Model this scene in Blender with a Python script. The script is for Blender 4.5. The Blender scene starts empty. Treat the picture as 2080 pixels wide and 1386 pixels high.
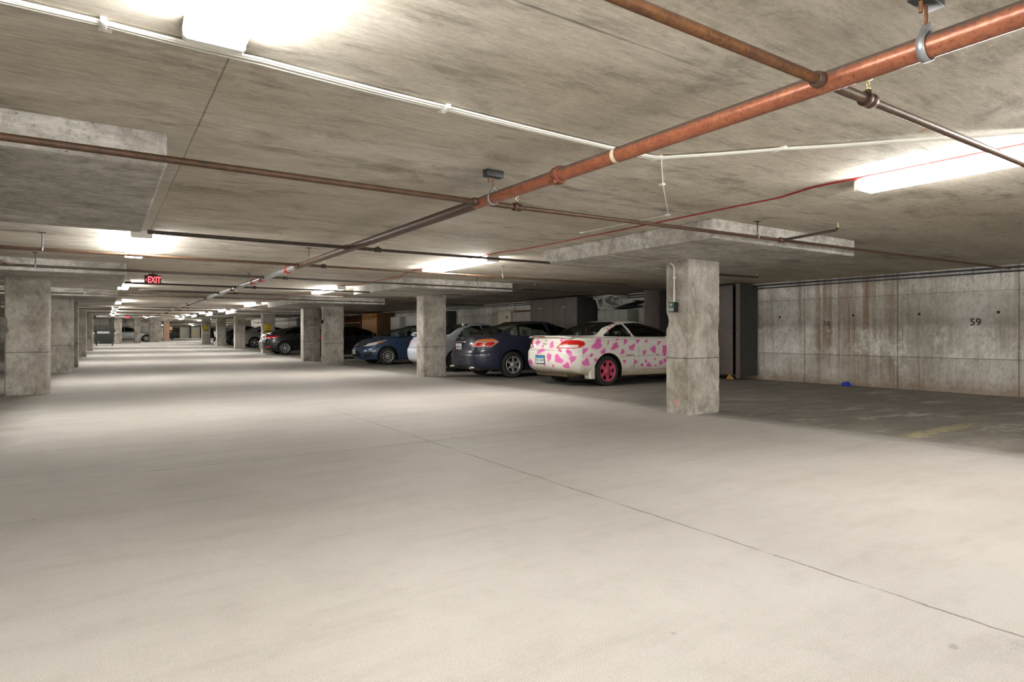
import bpy, bmesh, math, random
import numpy as np
from mathutils import Vector, Matrix, noise
from mathutils.bvhtree import BVHTree

random.seed(7)
PI = math.pi
SC = bpy.context.scene
COL = SC.collection

# ------------------------------------------------------------------ levels of the slabs (they rise gently towards the far end)
def floor_z(y):
    return 0.0 if y < 21 else min(.0085 * (y - 21), .35)
def ceil_z(y):
    return 2.36 + (0.0 if y < 34 else min(.0105 * (y - 34), .29))

# ------------------------------------------------------------------ materials
class NT:
    def __init__(self, name):
        self.m = bpy.data.materials.new(name); self.m.use_nodes = True
        self.t = self.m.node_tree; self.t.nodes.clear()
        self.out = self.t.nodes.new('ShaderNodeOutputMaterial')
        self._g = None
    def n(self, typ, ins=None, **props):
        nd = self.t.nodes.new(typ)
        for k, v in props.items(): setattr(nd, k, v)
        for k, v in (ins or {}).items():
            s = nd.inputs[k]
            if isinstance(v, bpy.types.NodeSocket): self.t.links.new(v, s)
            elif isinstance(v, (tuple, list)) and len(v) == 3 and s.type == 'RGBA': s.default_value = (*v, 1)
            else: s.default_value = v
        return nd
    def pos(self):
        if not self._g: self._g = self.n('ShaderNodeNewGeometry').outputs['Position']
        return self._g
    def obj(self): return self.n('ShaderNodeTexCoord').outputs['Object']
    def scale(self, v, s, off=(0, 0, 0)):
        return self.n('ShaderNodeMapping', {'Vector': v, 'Scale': s, 'Location': off}).outputs[0]
    def noise(self, v, s, detail=4, rough=.55, dist=0):
        return self.n('ShaderNodeTexNoise', {'Vector': v, 'Scale': s, 'Detail': detail, 'Roughness': rough, 'Distortion': dist}).outputs['Fac']
    def math(self, op, a, b=0.0, c=0.0, clamp=False):
        return self.n('ShaderNodeMath', {0: a, 1: b, 2: c}, operation=op, use_clamp=clamp).outputs[0]
    def ramp(self, f, lo, hi, a=0.0, b=1.0):
        return self.n('ShaderNodeMapRange', {0: f, 1: lo, 2: hi, 3: a, 4: b}).outputs[0]
    def mix(self, f, a, b, mode='MIX'):
        nd = self.t.nodes.new('ShaderNodeMix'); nd.data_type = 'RGBA'; nd.blend_type = mode; nd.clamp_factor = True
        for idx, v in ((0, f), (6, a), (7, b)):
            if isinstance(v, bpy.types.NodeSocket): self.t.links.new(v, nd.inputs[idx])
            elif isinstance(v, (tuple, list)): nd.inputs[idx].default_value = (*v[:3], 1)
            else: nd.inputs[idx].default_value = v
        return nd.outputs[2]
    def sep(self, v):
        s = self.n('ShaderNodeSeparateXYZ', {0: v}); return s.outputs[0], s.outputs[1], s.outputs[2]
    def bump(self, h, strength, dist=.01):
        return self.n('ShaderNodeBump', {'Height': h, 'Strength': strength, 'Distance': dist}).outputs[0]
    def bsdf(self, color, rough=.8, metal=0.0, normal=None, **kw):
        ins = {'Base Color': color, 'Roughness': rough, 'Metallic': metal}
        if normal is not None: ins['Normal'] = normal
        ins.update(kw)
        b = self.n('ShaderNodeBsdfPrincipled', ins)
        self.t.links.new(b.outputs[0], self.out.inputs[0]); return b
    def line(self, coord, at, w):
        """1 on a thin line where coord == at"""
        d = self.math('ABSOLUTE', self.math('SUBTRACT', coord, at))
        return self.ramp(d, w * .4, w, 1, 0)
    def less(self, a, b, soft=.02): return self.ramp(self.math('SUBTRACT', a, b), -soft, soft, 1, 0)
    def amax(self, *a):
        r = a[0]
        for x in a[1:]: r = self.math('MAXIMUM', r, x)
        return r
    def mul(self, *a):
        r = a[0]
        for x in a[1:]: r = self.math('MULTIPLY', r, x)
        return r

def s2l(*c):
    """sRGB 0-255 to linear"""
    o = []
    for v in c:
        v /= 255.
        o.append(v / 12.92 if v <= .04045 else ((v + .055) / 1.055) ** 2.4)
    return tuple(o)

def simple(name, col, rough=.5, metal=0.0, bump=0, coat=0.0, nscale=30, var=.12, **kw):
    k = NT(name); o = k.obj()
    f = k.noise(o, nscale, 3)
    c = k.mix(k.ramp(f, .3, .7), tuple(x * (1 - var) for x in col), tuple(min(1, x * (1 + var)) for x in col))
    nm = k.bump(f, bump) if bump else None
    k.bsdf(c, rough, metal, nm, **{'Coat Weight': coat, 'Coat Roughness': .06, **kw})
    return k.m

def emitter(name, col, strength):
    k = NT(name)
    e = k.n('ShaderNodeEmission', {'Color': col, 'Strength': strength})
    k.t.links.new(e.outputs[0], k.out.inputs[0]); return k.m

def glass(name, tint, refl=.9):
    k = NT(name)
    t = k.n('ShaderNodeBsdfTransparent', {'Color': tint})
    g = k.n('ShaderNodeBsdfGlossy', {'Color': (refl, refl, refl), 'Roughness': .02})
    fr = k.n('ShaderNodeFresnel', {'IOR': 1.45})
    m = k.n('ShaderNodeMixShader', {0: fr.outputs[0], 1: t.outputs[0], 2: g.outputs[0]})
    k.t.links.new(m.outputs[0], k.out.inputs[0]); return k.m

LAMP, LAMP_SIDE = 9.0, 76.0
M = {}
def build_materials():
    # ---- floor slab
    k = NT('floor_concrete'); p = k.pos(); x, y, z = k.sep(p)
    base = k.mix(k.ramp(k.noise(p, .45, 5, .6), .35, .68), s2l(191, 187, 182), s2l(210, 207, 203))
    grain = k.noise(p, 210, 4, .75)
    base = k.mix(k.ramp(grain, .40, .60, .42, 0), base, s2l(129, 124, 116))
    grit = k.noise(p, 330, 2, .6)
    base = k.mix(k.ramp(grit, .58, .68, 0, .7), base, s2l(101, 96, 90))
    base = k.mix(k.ramp(k.noise(k.scale(p, (1, 1, 1), (3, 1, 0)), 240, 2, .5), .62, .74, 0, .6), base, s2l(238, 236, 231))
    drag = k.noise(k.scale(p, (.5, 2.6, 1)), 1.3, 7, .68)
    base = k.mix(k.ramp(drag, .50, .78, 0, .30), base, s2l(137, 132, 124))
    mid = k.noise(p, 5.5, 6, .75)
    base = k.mix(k.ramp(mid, .50, .72, 0, .20), base, s2l(143, 139, 131))
    cool = k.noise(k.scale(p, (.3, .5, 1), (7, 3, 0)), 1.1, 4)
    base = k.mix(k.ramp(cool, .56, .74, 0, .35), base, s2l(184, 187, 183))
    spots = k.noise(p, 6.5, 2, .4)
    base = k.mix(k.ramp(spots, .765, .785, 0, .35), base, s2l(108, 106, 102))
    # parking bays carry years of grime that the traffic lane does not
    edge = k.noise(p, 2.2, 5, .65)
    xb = k.math('ADD', x, k.math('MULTIPLY', k.math('SUBTRACT', edge, .5), .55))
    bay = k.amax(k.ramp(xb, 6.82, 7.25, 0, 1), k.ramp(xb, -.75, -1.25, 0, 1))
    bay = k.mul(bay, k.ramp(y, 60, 64, 1, 0))
    grime = k.mix(k.ramp(k.noise(k.scale(p, (.6, 1.6, 1)), 1.6, 6, .7), .35, .7), s2l(122, 116, 107), s2l(160, 154, 145))
    grime = k.mix(k.ramp(grain, .36, .62, .40, 0), grime, s2l(79, 74, 67))
    scuff = k.noise(k.scale(p, (.75, 1.5, 1), (2.3, 1.4, 0)), 1.0, 10, .78)
    near = k.mul(k.less(y, 6.6, 1.2), k.ramp(x, 6.9, 7.6, 0, 1))
    grime = k.mix(k.mul(k.ramp(scuff, .53, .64, 0, .62), near), grime, s2l(222, 218, 211))
    col = k.mix(k.mul(bay, .88), base, grime)
    # worn yellow bay line
    wear = k.noise(k.scale(p, (2, 7, 1)), 3.0, 6, .75)
    yl = k.mul(k.line(y, 3.2, .13), k.ramp(x, 7.0, 7.4, 0, 1), k.ramp(x, 8.7, 9.4, 1, 0), k.ramp(wear, .44, .60, 0, .6))
    col = k.mix(yl, col, s2l(224, 212, 140))
    # slab joints and cracks
    wob = k.math('MULTIPLY', k.math('SUBTRACT', k.noise(p, 3.5, 5, .75), .5), .05)
    wx, wy = k.math('ADD', x, wob), k.math('ADD', y, wob)
    jn = k.ramp(k.noise(p, 4.0, 3), .38, .52, .35, 1)
    j = k.amax(k.mul(k.line(wx, 2.83, .009), k.less(y, 9, .5), jn), k.mul(k.line(wy, 5.82, .009), k.less(x, 6.6, .1), jn),
               k.mul(k.line(wy, 14.05, .02), .7), k.mul(k.line(wy, 24.2, .03), .6), k.mul(k.line(wx, 6.95, .012), k.less(y, 5.8, .1), jn))
    chip = k.mul(k.ramp(k.math('ABSOLUTE', k.math('SUBTRACT', wx, 2.74)), .0, .12, 1, 0), k.less(y, .88, .10), k.ramp(mid, .40, .6, 0, 1), k.ramp(grain, .42, .58, .9, 0))
    j = k.amax(j, chip)
    col = k.mix(k.mul(j, .66), col, s2l(84, 75, 66))
    h = k.math('ADD', k.math('MULTIPLY', grain, .7), k.math('MULTIPLY', grit, .4))
    h = k.math('SUBTRACT', h, k.math('MULTIPLY', j, 1.2))
    k.bsdf(col, k.ramp(drag, .3, .8, .62, .85), 0, k.bump(h, .06, .003), **{'Specular IOR Level': .25})
    M['floor'] = k.m

    # ---- ceiling slab
    k = NT('ceiling_concrete'); p = k.pos(); x, y, z = k.sep(p)
    a = k.noise(k.scale(p, (.35, 1.2, 1)), .9, 7, .65)
    base = k.mix(k.ramp(a, .36, .64), s2l(175, 169, 158), s2l(214, 210, 202))
    warm = k.noise(k.scale(p, (.22, .3, 1), (4, 9, 0)), 1, 5)
    base = k.mix(k.ramp(warm, .45, .66, 0, .5), base, s2l(187, 178, 159))
    grain = k.noise(k.scale(p, (4, 30, 1)), 1.2, 7, .78, .4)
    base = k.mix(k.ramp(grain, .40, .60, .36, 0), base, s2l(134, 127, 116))
    fine = k.noise(k.scale(p, (26, 90, 1)), 1.1, 4, .75)
    base = k.mix(k.ramp(fine, .52, .72, 0, .36), base, s2l(230, 226, 218))
    base = k.mix(k.ramp(k.noise(k.scale(p, (20, 60, 1), (3, 3, 3)), 1.1, 4, .75), .54, .72, 0, .34), base, s2l(116, 110, 99))
    st = k.noise(k.scale(p, (.75, 1.3, 1), (1, 5, 2)), 1.5, 9, .74, .5)
    base = k.mix(k.ramp(st, .53, .68, 0, .62), base, s2l(103, 97, 88))
    st2 = k.noise(k.scale(p, (1.2, 4.5, 1), (6, 1, 2)), 1.3, 8, .74)
    base = k.mix(k.ramp(st2, .54, .68, 0, .55), base, s2l(109, 102, 93))
    pale = k.noise(k.scale(p, (.5, 1.1, 1), (11, 2, 2)), 1.0, 7, .72)
    base = k.mix(k.ramp(pale, .56, .74, 0, .42), base, s2l(230, 226, 218))
    cl = k.noise(p, 2.6, 8, .76)
    base = k.mix(k.ramp(cl, .48, .66, 0, .20), base, s2l(120, 112, 98))
    rub = k.noise(k.scale(p, (7, 9, 1)), 1.1, 3, .6)
    base = k.mix(k.ramp(rub, .70, .80, 0, .45), base, s2l(89, 84, 77))
    scr = k.noise(k.scale(p, (9, 1.1, 1), (2, 8, 0)), 1.2, 2, .4)
    base = k.mix(k.mul(k.ramp(scr, .745, .76, 0, .35), k.ramp(k.noise(p, .9, 2), .5, .6)), base, s2l(229, 224, 210))
    wob = k.math('MULTIPLY', k.math('SUBTRACT', k.noise(p, 2.4, 5, .75), .5), .010)
    wx, wy = k.math('ADD', x, wob), k.math('ADD', y, wob)
    ym = k.math('PINGPONG', k.math('SUBTRACT', wy, 1.9), 1.22)
    j = k.amax(k.mul(k.line(wx, .47, .0055), k.less(y, 9, .2)), k.mul(k.line(wx, 4.6, .006), k.ramp(k.noise(p, 1.5, 2), .45, .55)),
               k.mul(k.ramp(ym, .003, .010, 1, 0), k.ramp(k.noise(k.scale(p, (.8, 3, 1)), 1.3, 4), .46, .62)), k.line(wy, 9.09, .02))
    soft = k.mul(k.ramp(ym, .0, .10, 1, 0), k.ramp(k.noise(k.scale(p, (.9, 2, 1), (5, 5, 5)), 1.6, 6, .7), .46, .66))
    base = k.mix(k.mul(soft, .40), base, s2l(97, 91, 82))
    base = k.mix(k.mul(j, .62), base, s2l(83, 77, 69))
    strip = k.mul(k.ramp(x, .33, .36, 0, 1), k.ramp(x, .46, .48, 1, 0), k.less(y, 9, .1), k.ramp(y, 4.2, 4.3, 0, 1))
    base = k.mix(k.mul(strip, .35), base, s2l(185, 183, 178))
    rust = k.mul(k.ramp(k.noise(p, 3.1, 3, .5), .745, .77, 0, .8), k.ramp(x, 3, 3.3, 0, 1))
    base = k.mix(rust, base, s2l(162, 131, 92))
    h = k.math('ADD', k.math('MULTIPLY', grain, .7), k.math('MULTIPLY', fine, .3))
    h = k.math('SUBTRACT', h, k.math('MULTIPLY', j, 1.0))
    base = k.mix(1.0, base, (1.12, 1.10, 1.06), 'MULTIPLY')
    k.bsdf(base, .88, 0, k.bump(h, .30, .006), **{'Specular IOR Level': .2})
    M['ceiling'] = k.m

    # ---- board-formed retaining wall with water stains
    k = NT('wall_concrete'); p = k.pos(); x, y, z = k.sep(p)
    big = k.noise(k.scale(p, (1, 1, .8)), .75, 7, .66, .3)
    base = k.mix(k.ramp(big, .38, .62), s2l(176, 171, 160), s2l(240, 238, 233))
    streak = k.noise(k.scale(p, (1, 7, .22)), 1.6, 9, .78)
    smask = k.noise(k.scale(p, (1, .8, .6), (0, 3, 2)), 1.1, 4)
    base = k.mix(k.mul(k.ramp(streak, .46, .66, 0, .8), k.ramp(smask, .38, .58, .15, 1)), base, s2l(232, 230, 225))
    dstr = k.noise(k.scale(p, (1, 5, .16), (3, 8, 1)), 1.7, 9, .78)
    base = k.mix(k.mul(k.ramp(dstr, .50, .66, 0, .75), k.ramp(smask, .62, .42, .2, 1)), base, s2l(98, 91, 78))
    # rust runs, strongest in one stretch of the wall
    zone = k.mul(k.ramp(y, 5.7, 6.6, 0, 1), k.ramp(y, 7.7, 8.0, 1, 0))
    zone = k.amax(zone, k.ramp(y, 4.35, 4.05, 0, .8))
    run = k.noise(k.scale(p, (1, 4.5, .08), (0, 2, 5)), 1.9, 8, .74)
    base = k.mix(k.mul(zone, k.ramp(run, .42, .58, 0, .85), k.ramp(z, .2, 1.2, .35, 1)), base, s2l(132, 98, 62))
    lite = k.noise(k.scale(p, (1, 12, .12), (0, 6, 3)), 1.6, 6, .7)
    base = k.mix(k.mul(k.ramp(lite, .63, .69, 0, .8), k.ramp(z, .3, 1.2, .2, 1)), base, s2l(238, 235, 228))
    patch = k.noise(k.scale(p, (1, 1.1, 1.2), (9, 4, 4)), 1.9, 10, .78, .2)
    base = k.mix(k.mul(k.ramp(patch, .52, .60, 0, .6), k.ramp(z, 1.6, 1.2, .3, 1)), base, s2l(240, 238, 232))
    bandn = k.math('ADD', z, k.math('MULTIPLY', k.math('SUBTRACT', k.noise(k.scale(p, (1, 1, .3)), 1.6, 5), .5), .5))
    band = k.mul(k.ramp(bandn, 1.22, 1.34, 0, 1), k.ramp(bandn, 1.9, 2.05, 1, 0))
    base = k.mix(k.mul(band, .40), base, s2l(112, 106, 94))
    low = k.mul(k.ramp(z, .64, .66, 1, 0), .28); base = k.mix(low, base, s2l(126, 112, 96))
    foot = k.mul(k.ramp(k.math('ADD', z, k.math('MULTIPLY', k.noise(p, 3, 6), .5)), .30, .52, 1, 0), .62)
    base = k.mix(foot, base, s2l(134, 108, 86))
    gr = k.noise(k.scale(p, (1, 3, 2)), 4.5, 9, .8)
    base = k.mix(k.ramp(gr, .48, .62, 0, .36), base, s2l(112, 105, 92))
    pores = k.noise(p, 20, 4, .6)
    base = k.mix(k.ramp(pores, .67, .73, 0, .7), base, s2l(70, 62, 54))
    fine = k.noise(k.scale(p, (1, 50, 12)), 1.1, 5, .75)
    base = k.mix(k.ramp(fine, .38, .60, .30, 0), base, s2l(120, 112, 98))
    wob = k.math('MULTIPLY', k.math('SUBTRACT', k.noise(p, 4, 3, .7), .5), .02)
    wy, wz = k.math('ADD', y, wob), k.math('ADD', z, wob)
    ym = k.math('PINGPONG', k.math('SUBTRACT', wy, 6.11), 1.0)
    j = k.amax(k.line(wz, .655, .009), k.mul(k.line(wz, 1.91, .008), .6), k.mul(k.ramp(ym, .005, .014, 1, 0), .8))
    base = k.mix(k.mul(j, .75), base, s2l(62, 54, 46))
    h = k.math('SUBTRACT', k.noise(k.scale(p, (20, 40, 8)), 1.2, 4, .7), k.math('MULTIPLY', j, 1.5))
    base = k.mix(1.0, base, (1.14, 1.13, 1.11), 'MULTIPLY')
    k.bsdf(base, .9, 0, k.bump(h, .30, .006), **{'Specular IOR Level': .2})
    M['wall'] = k.m

    # ---- pillars and drop panels
    k = NT('pillar_concrete'); p = k.pos(); x, y, z = k.sep(p); o = k.obj(); ox, oy, oz = k.sep(o)
    base = k.mix(k.ramp(k.noise(p, 2.2, 6, .65), .36, .64), s2l(177, 172, 163), s2l(214, 210, 204))
    mott = k.noise(k.scale(p, (1.4, 1.4, .8)), 2.6, 7, .72, .5)
    base = k.mix(k.ramp(mott, .48, .66, 0, .62), base, s2l(123, 117, 108))
    pl = k.noise(k.scale(p, (1, 1, .6), (5, 2, 2)), 3.2, 6, .7)
    base = k.mix(k.ramp(pl, .58, .72, 0, .5), base, s2l(232, 230, 223))
    base = k.mix(k.mul(k.ramp(oz, .12, .3, 1, 0), k.ramp(k.noise(p, 9, 6, .75), .46, .66, 0, .6)), base, s2l(101, 95, 87))
    pores = k.noise(p, 52, 3, .5)
    base = k.mix(k.ramp(pores, .66, .71, 0, .75), base, s2l(60, 55, 50))
    gr = k.noise(k.scale(p, (1, 1, .7)), 9, 8, .8)
    base = k.mix(k.ramp(gr, .46, .62, 0, .38), base, s2l(118, 111, 99))
    vs = k.noise(k.scale(p, (16, 16, .7)), 1.3, 5, .7)
    base = k.mix(k.ramp(vs, .56, .72, 0, .35), base, s2l(135, 129, 120))
    wz = k.math('ADD', oz, k.math('MULTIPLY', k.math('SUBTRACT', k.noise(p, 5, 3), .5), .02))
    j = k.mul(k.line(wz, .78, .010), .7)
    base = k.mix(j, base, s2l(58, 54, 48))
    h = k.math('SUBTRACT', k.math('ADD', k.noise(p, 60, 4, .7), k.math('MULTIPLY', pores, -.6)), k.math('MULTIPLY', j, .8))
    base = k.mix(1.0, base, (.90, .88, .84), 'MULTIPLY')
    k.bsdf(base, .9, 0, k.bump(h, .35, .006), **{'Specular IOR Level': .2})
    M['pillar'] = k.m
    k = NT('drop_panel_concrete'); p = k.pos()
    base = k.mix(k.ramp(k.noise(p, 1.4, 6, .65), .36, .64), s2l(179, 174, 166), s2l(218, 216, 209))
    mott = k.noise(k.scale(p, (.8, 1.6, 2)), 2.2, 7, .72, .5)
    base = k.mix(k.ramp(mott, .50, .66, 0, .66), base, s2l(121, 115, 106))
    gr = k.noise(p, 7, 9, .8)
    base = k.mix(k.ramp(gr, .47, .60, 0, .5), base, s2l(112, 104, 92))
    g2 = k.noise(k.scale(p, (6, 30, 30)), 1.1, 5, .7)
    base = k.mix(k.ramp(g2, .40, .62, .35, 0), base, s2l(129, 123, 114))
    pores = k.noise(p, 48, 3, .5)
    base = k.mix(k.ramp(pores, .67, .72, 0, .6), base, s2l(60, 55, 50))
    k.bsdf(base, .9, 0, k.bump(g2, .3, .006), **{'Specular IOR Level': .2})
    M['panel'] = k.m

    # ---- pipes
    def rusty(name, c1, c2, c3, rough, dust):
        k = NT(name); p = k.pos(); nz = k.sep(k.n('ShaderNodeNewGeometry').outputs['Normal'])[2]
        f = k.noise(p, 14, 6, .7)
        c = k.mix(k.ramp(f, .35, .62), c1, c2)
        g = k.noise(p, 60, 4, .7)
        c = k.mix(k.ramp(g, .5, .68, 0, .7), c, c3)
        d = k.mul(k.ramp(k.math('ADD', nz, k.math('MULTIPLY', k.math('SUBTRACT', g, .5), .7)), .12, .55, 0, dust))
        c = k.mix(d, c, s2l(88, 78, 72))
        k.bsdf(c, k.math('ADD', k.math('MULTIPLY', g, .2), rough), .25, k.bump(g, .3, .003)); return k.m
    M['rust'] = rusty('rusted_orange_pipe', s2l(136, 78, 56), s2l(158, 98, 68), s2l(92, 52, 46), .24, .95)
    M['rust_dark'] = rusty('rusted_brown_pipe', s2l(92, 60, 36), s2l(128, 84, 46), s2l(56, 40, 30), .45, .85)
    M['iron'] = rusty('black_iron_pipe', s2l(54, 46, 40), s2l(72, 60, 50), s2l(36, 31, 28), .55, .5)
    M['galv'] = simple('galvanised_steel', s2l(168, 170, 172), .38, .7, nscale=25)
    M['coupling_red'] = simple('red_pipe_coupling', s2l(168, 52, 40), .5, .1, .1)
    M['coupling_rust'] = rusty('rusted_coupling', s2l(104, 56, 40), s2l(132, 74, 50), s2l(66, 42, 34), .5, .3)
    M['brass'] = simple('brass_sprinkler', s2l(214, 200, 150), .3, .8)
    M['darkmetal'] = simple('dark_steel', s2l(54, 54, 52), .5, .5)
    M['white_pvc'] = simple('white_plastic', s2l(232, 230, 222), .45, nscale=8, var=.05)
    M['red_wire'] = simple('red_cable_sheath', s2l(168, 34, 40), .45)
    M['grey_conduit'] = simple('dark_conduit', s2l(70, 74, 84), .4, .3)
    M['tan_wire'] = simple('tan_wire', s2l(196, 186, 160), .5)
    # ---- lamps
    M['lens'] = emitter('lit_lamp_lens', (1.0, .982, .948), LAMP)
    M['lens_side'] = emitter('lit_lamp_lens_side', (1.0, .982, .948), LAMP_SIDE)
    M['fixture'] = simple('white_enamel', s2l(236, 236, 230), .4, var=.03)
    M['exit_red'] = emitter('lit_exit_letters', (1.0, .06, .07), 2.6)
    M['exit_body'] = simple('dark_exit_box', s2l(44, 30, 34), .5)
    # ---- cars
    def paint(name, c, rough=.28, metal=.35, coat=.8, dust=.25):
        k = NT(name); o = k.obj(); nz = k.sep(k.n('ShaderNodeNewGeometry').outputs['Normal'])[2]
        f = k.noise(o, 3, 5, .6)
        d = k.mul(k.ramp(nz, .35, .95, 0, dust), k.ramp(f, .3, .7, .5, 1))
        col = k.mix(d, c, s2l(120, 116, 108))
        k.bsdf(col, k.ramp(f, .3, .7, rough, rough + .1), metal, None, **{'Coat Weight': coat, 'Coat Roughness': .05}); return k.m
    M['navy'] = paint('navy_car_paint', s2l(34, 40, 60), .25, .1, .8, .18)
    M['blue'] = paint('slate_blue_car_paint', s2l(52, 72, 100), .25, .15, .8, .18)
    M['black'] = paint('black_car_paint', s2l(26, 27, 26), .22, 0, .5, .06)
    M['black2'] = paint('black_green_car_paint', s2l(30, 34, 34), .25, 0, .5, .06)
    M['silver'] = paint('pale_silver_car_paint', s2l(198, 202, 212), .3, .3, .6, .1)
    M['silver2'] = paint('grey_silver_car_paint', s2l(150, 154, 154), .3, .5, .6, .1)
    k = NT('white_paint_with_pink_spots')
    at = k.n('ShaderNodeVertexColor', layer_name='spots')
    o = k.obj(); z = k.sep(o)[2]; f = k.noise(o, 5, 5, .65)
    v = k.sep(at.outputs[0])[0]
    c = k.mix(k.ramp(v, .34, .44), s2l(228, 225, 214), s2l(238, 190, 214))
    c = k.mix(k.ramp(v, .48, .56), c, s2l(220, 106, 172))
    mud = k.mul(k.ramp(k.math('ADD', z, k.math('MULTIPLY', f, .35)), .46, .62, .7, 0))
    c = k.mix(mud, c, s2l(150, 128, 88))
    c = k.mix(k.ramp(f, .5, .75, 0, .16), c, s2l(170, 154, 122))
    k.bsdf(c, .32, 0, None, **{'Coat Weight': .45, 'Coat Roughness': .08}); M['cow'] = k.m
    M['cowplain'] = simple('white_car_paint', s2l(226, 222, 210), .35, coat=.4, var=.05)
    M['pinkrim'] = simple('pink_painted_wheel', s2l(196, 76, 104), .5, nscale=12, var=.15)
    M['alloy'] = simple('alloy_wheel', s2l(196, 196, 194), .35, .55)
    M['tyre'] = simple('tyre_rubber', s2l(44, 43, 41), .8, bump=.1, nscale=40)
    M['dark'] = simple('black_plastic', s2l(26, 26, 26), .6)
    M['under'] = simple('grimy_underbody', s2l(84, 70, 52), .9, bump=.3, nscale=18, var=.4)
    M['lining'] = simple('grey_cabin_lining', s2l(116, 116, 112), .9)
    M['seat'] = simple('grey_seat_fabric', s2l(172, 174, 168), .9)
    M['seat_dark'] = simple('dark_seat_fabric', s2l(58, 60, 60), .9)
    M['glass'] = glass('tinted_car_glass', (.78, .86, .82))
    M['glass_dark'] = glass('dark_tinted_car_glass', (.52, .60, .56))
    M['glass_black'] = glass('smoked_car_glass', (.10, .13, .12))
    M['lens_red'] = simple('red_lamp_lens', s2l(196, 26, 22), .18, coat=1.0, **{'Emission Color': (.8, .05, .03, 1), 'Emission Strength': 0.0})
    M['lens_dred'] = simple('dark_red_lamp_lens', s2l(122, 22, 24), .18, coat=1.0)
    M['lens_white'] = simple('clear_lamp_lens', s2l(226, 218, 212), .15, coat=1.0)
    M['lens_amber'] = simple('amber_lamp_lens', s2l(214, 122, 28), .2, coat=1.0)
    M['lens_pink'] = simple('pale_pink_lamp_lens', s2l(214, 150, 142), .2, coat=1.0)
    M['chrome'] = simple('chrome', s2l(214, 214, 212), .15, .9)
    M['plate_blue'] = simple('plate_blue', s2l(56, 136, 184), .5)
    M['plate_white'] = simple('plate_white', s2l(226, 230, 232), .5)
    M['ink'] = simple('black_ink', s2l(36, 38, 42), .6)
    M['ink_faded'] = simple('faded_black_ink', s2l(74, 70, 64), .8)
    M['ink_grey'] = simple('grey_script', s2l(138, 126, 112), .5, .3)
    # ---- store cupboards and clutter
    M['brown_board'] = simple('dark_brown_painted_board', s2l(104, 94, 88), .65, nscale=6)
    M['black_board'] = simple('black_painted_board', s2l(56, 54, 51), .7, nscale=6)
    M['beige_metal'] = simple('beige_metal_locker', s2l(190, 184, 160), .55, nscale=5, var=.08)
    M['grey_metal'] = simple('grey_green_metal_locker', s2l(150, 152, 140), .5, nscale=5, var=.08)
    M['white_board'] = simple('off_white_board', s2l(186, 184, 176), .7, nscale=5, var=.08)
    M['lilac_board'] = simple('grey_slatted_board', s2l(160, 148, 142), .7, nscale=9)
    def wood(name, a, b, c):
        k = NT(name); o = k.obj()
        f = k.noise(k.scale(o, (14, 14, 1.0)), 1.6, 6, .65, .6)
        col = k.mix(k.ramp(f, .35, .65), a, b); col = k.mix(k.ramp(k.noise(k.scale(o, (60, 60, 2.5)), 1.5, 3), .5, .7, 0, .5), col, c)
        k.bsdf(col, .5, 0, k.bump(f, .1)); return k.m
    M['pine'] = wood('orange_pine_veneer', s2l(176, 122, 58), s2l(206, 152, 84), s2l(134, 86, 40))
    M['walnut'] = wood('walnut_board', s2l(92, 64, 40), s2l(116, 82, 52), s2l(64, 44, 30))
    M['chair_white'] = simple('white_resin', s2l(214, 214, 208), .45, var=.05)
    M['folded_dark'] = simple('black_webbing', s2l(42, 44, 46), .8)
    M['sign_yellow'] = simple('yellow_sign_face', s2l(222, 196, 30), .5, var=.05)
    M['sign_red'] = simple('red_sign_band', s2l(176, 58, 62), .6, var=.1)
    M['dumpster'] = simple('black_green_dumpster', s2l(50, 54, 53), .6, .1, nscale=7, var=.2)
    M['label_white'] = simple('white_label', s2l(220, 222, 218), .6)
    M['green_led'] = simple('green_panel', s2l(40, 110, 62), .4)
    M['grey_plastic'] = simple('grey_plastic', s2l(134, 140, 150), .5)
    M['blue_rag'] = simple('blue_cloth', s2l(36, 60, 196), .8, bump=.4)
    M['yellow_bag'] = simple('yellow_brown_card', s2l(170, 134, 66), .8)
    M['pink_spray'] = simple('pink_spray_paint', s2l(232, 140, 140), .85)
    M['salmon'] = simple('salmon_painted_concrete', s2l(206, 170, 142), .85, bump=.3, nscale=9)
    M['blue_door'] = simple('pale_blue_door', s2l(166, 174, 196), .6)
    M['bike_white'] = simple('white_fairing', s2l(222, 230, 226), .3, coat=.6)
    M['dumpster_lid'] = simple('dumpster_lid_plastic', s2l(60, 64, 64), .5)

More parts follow.
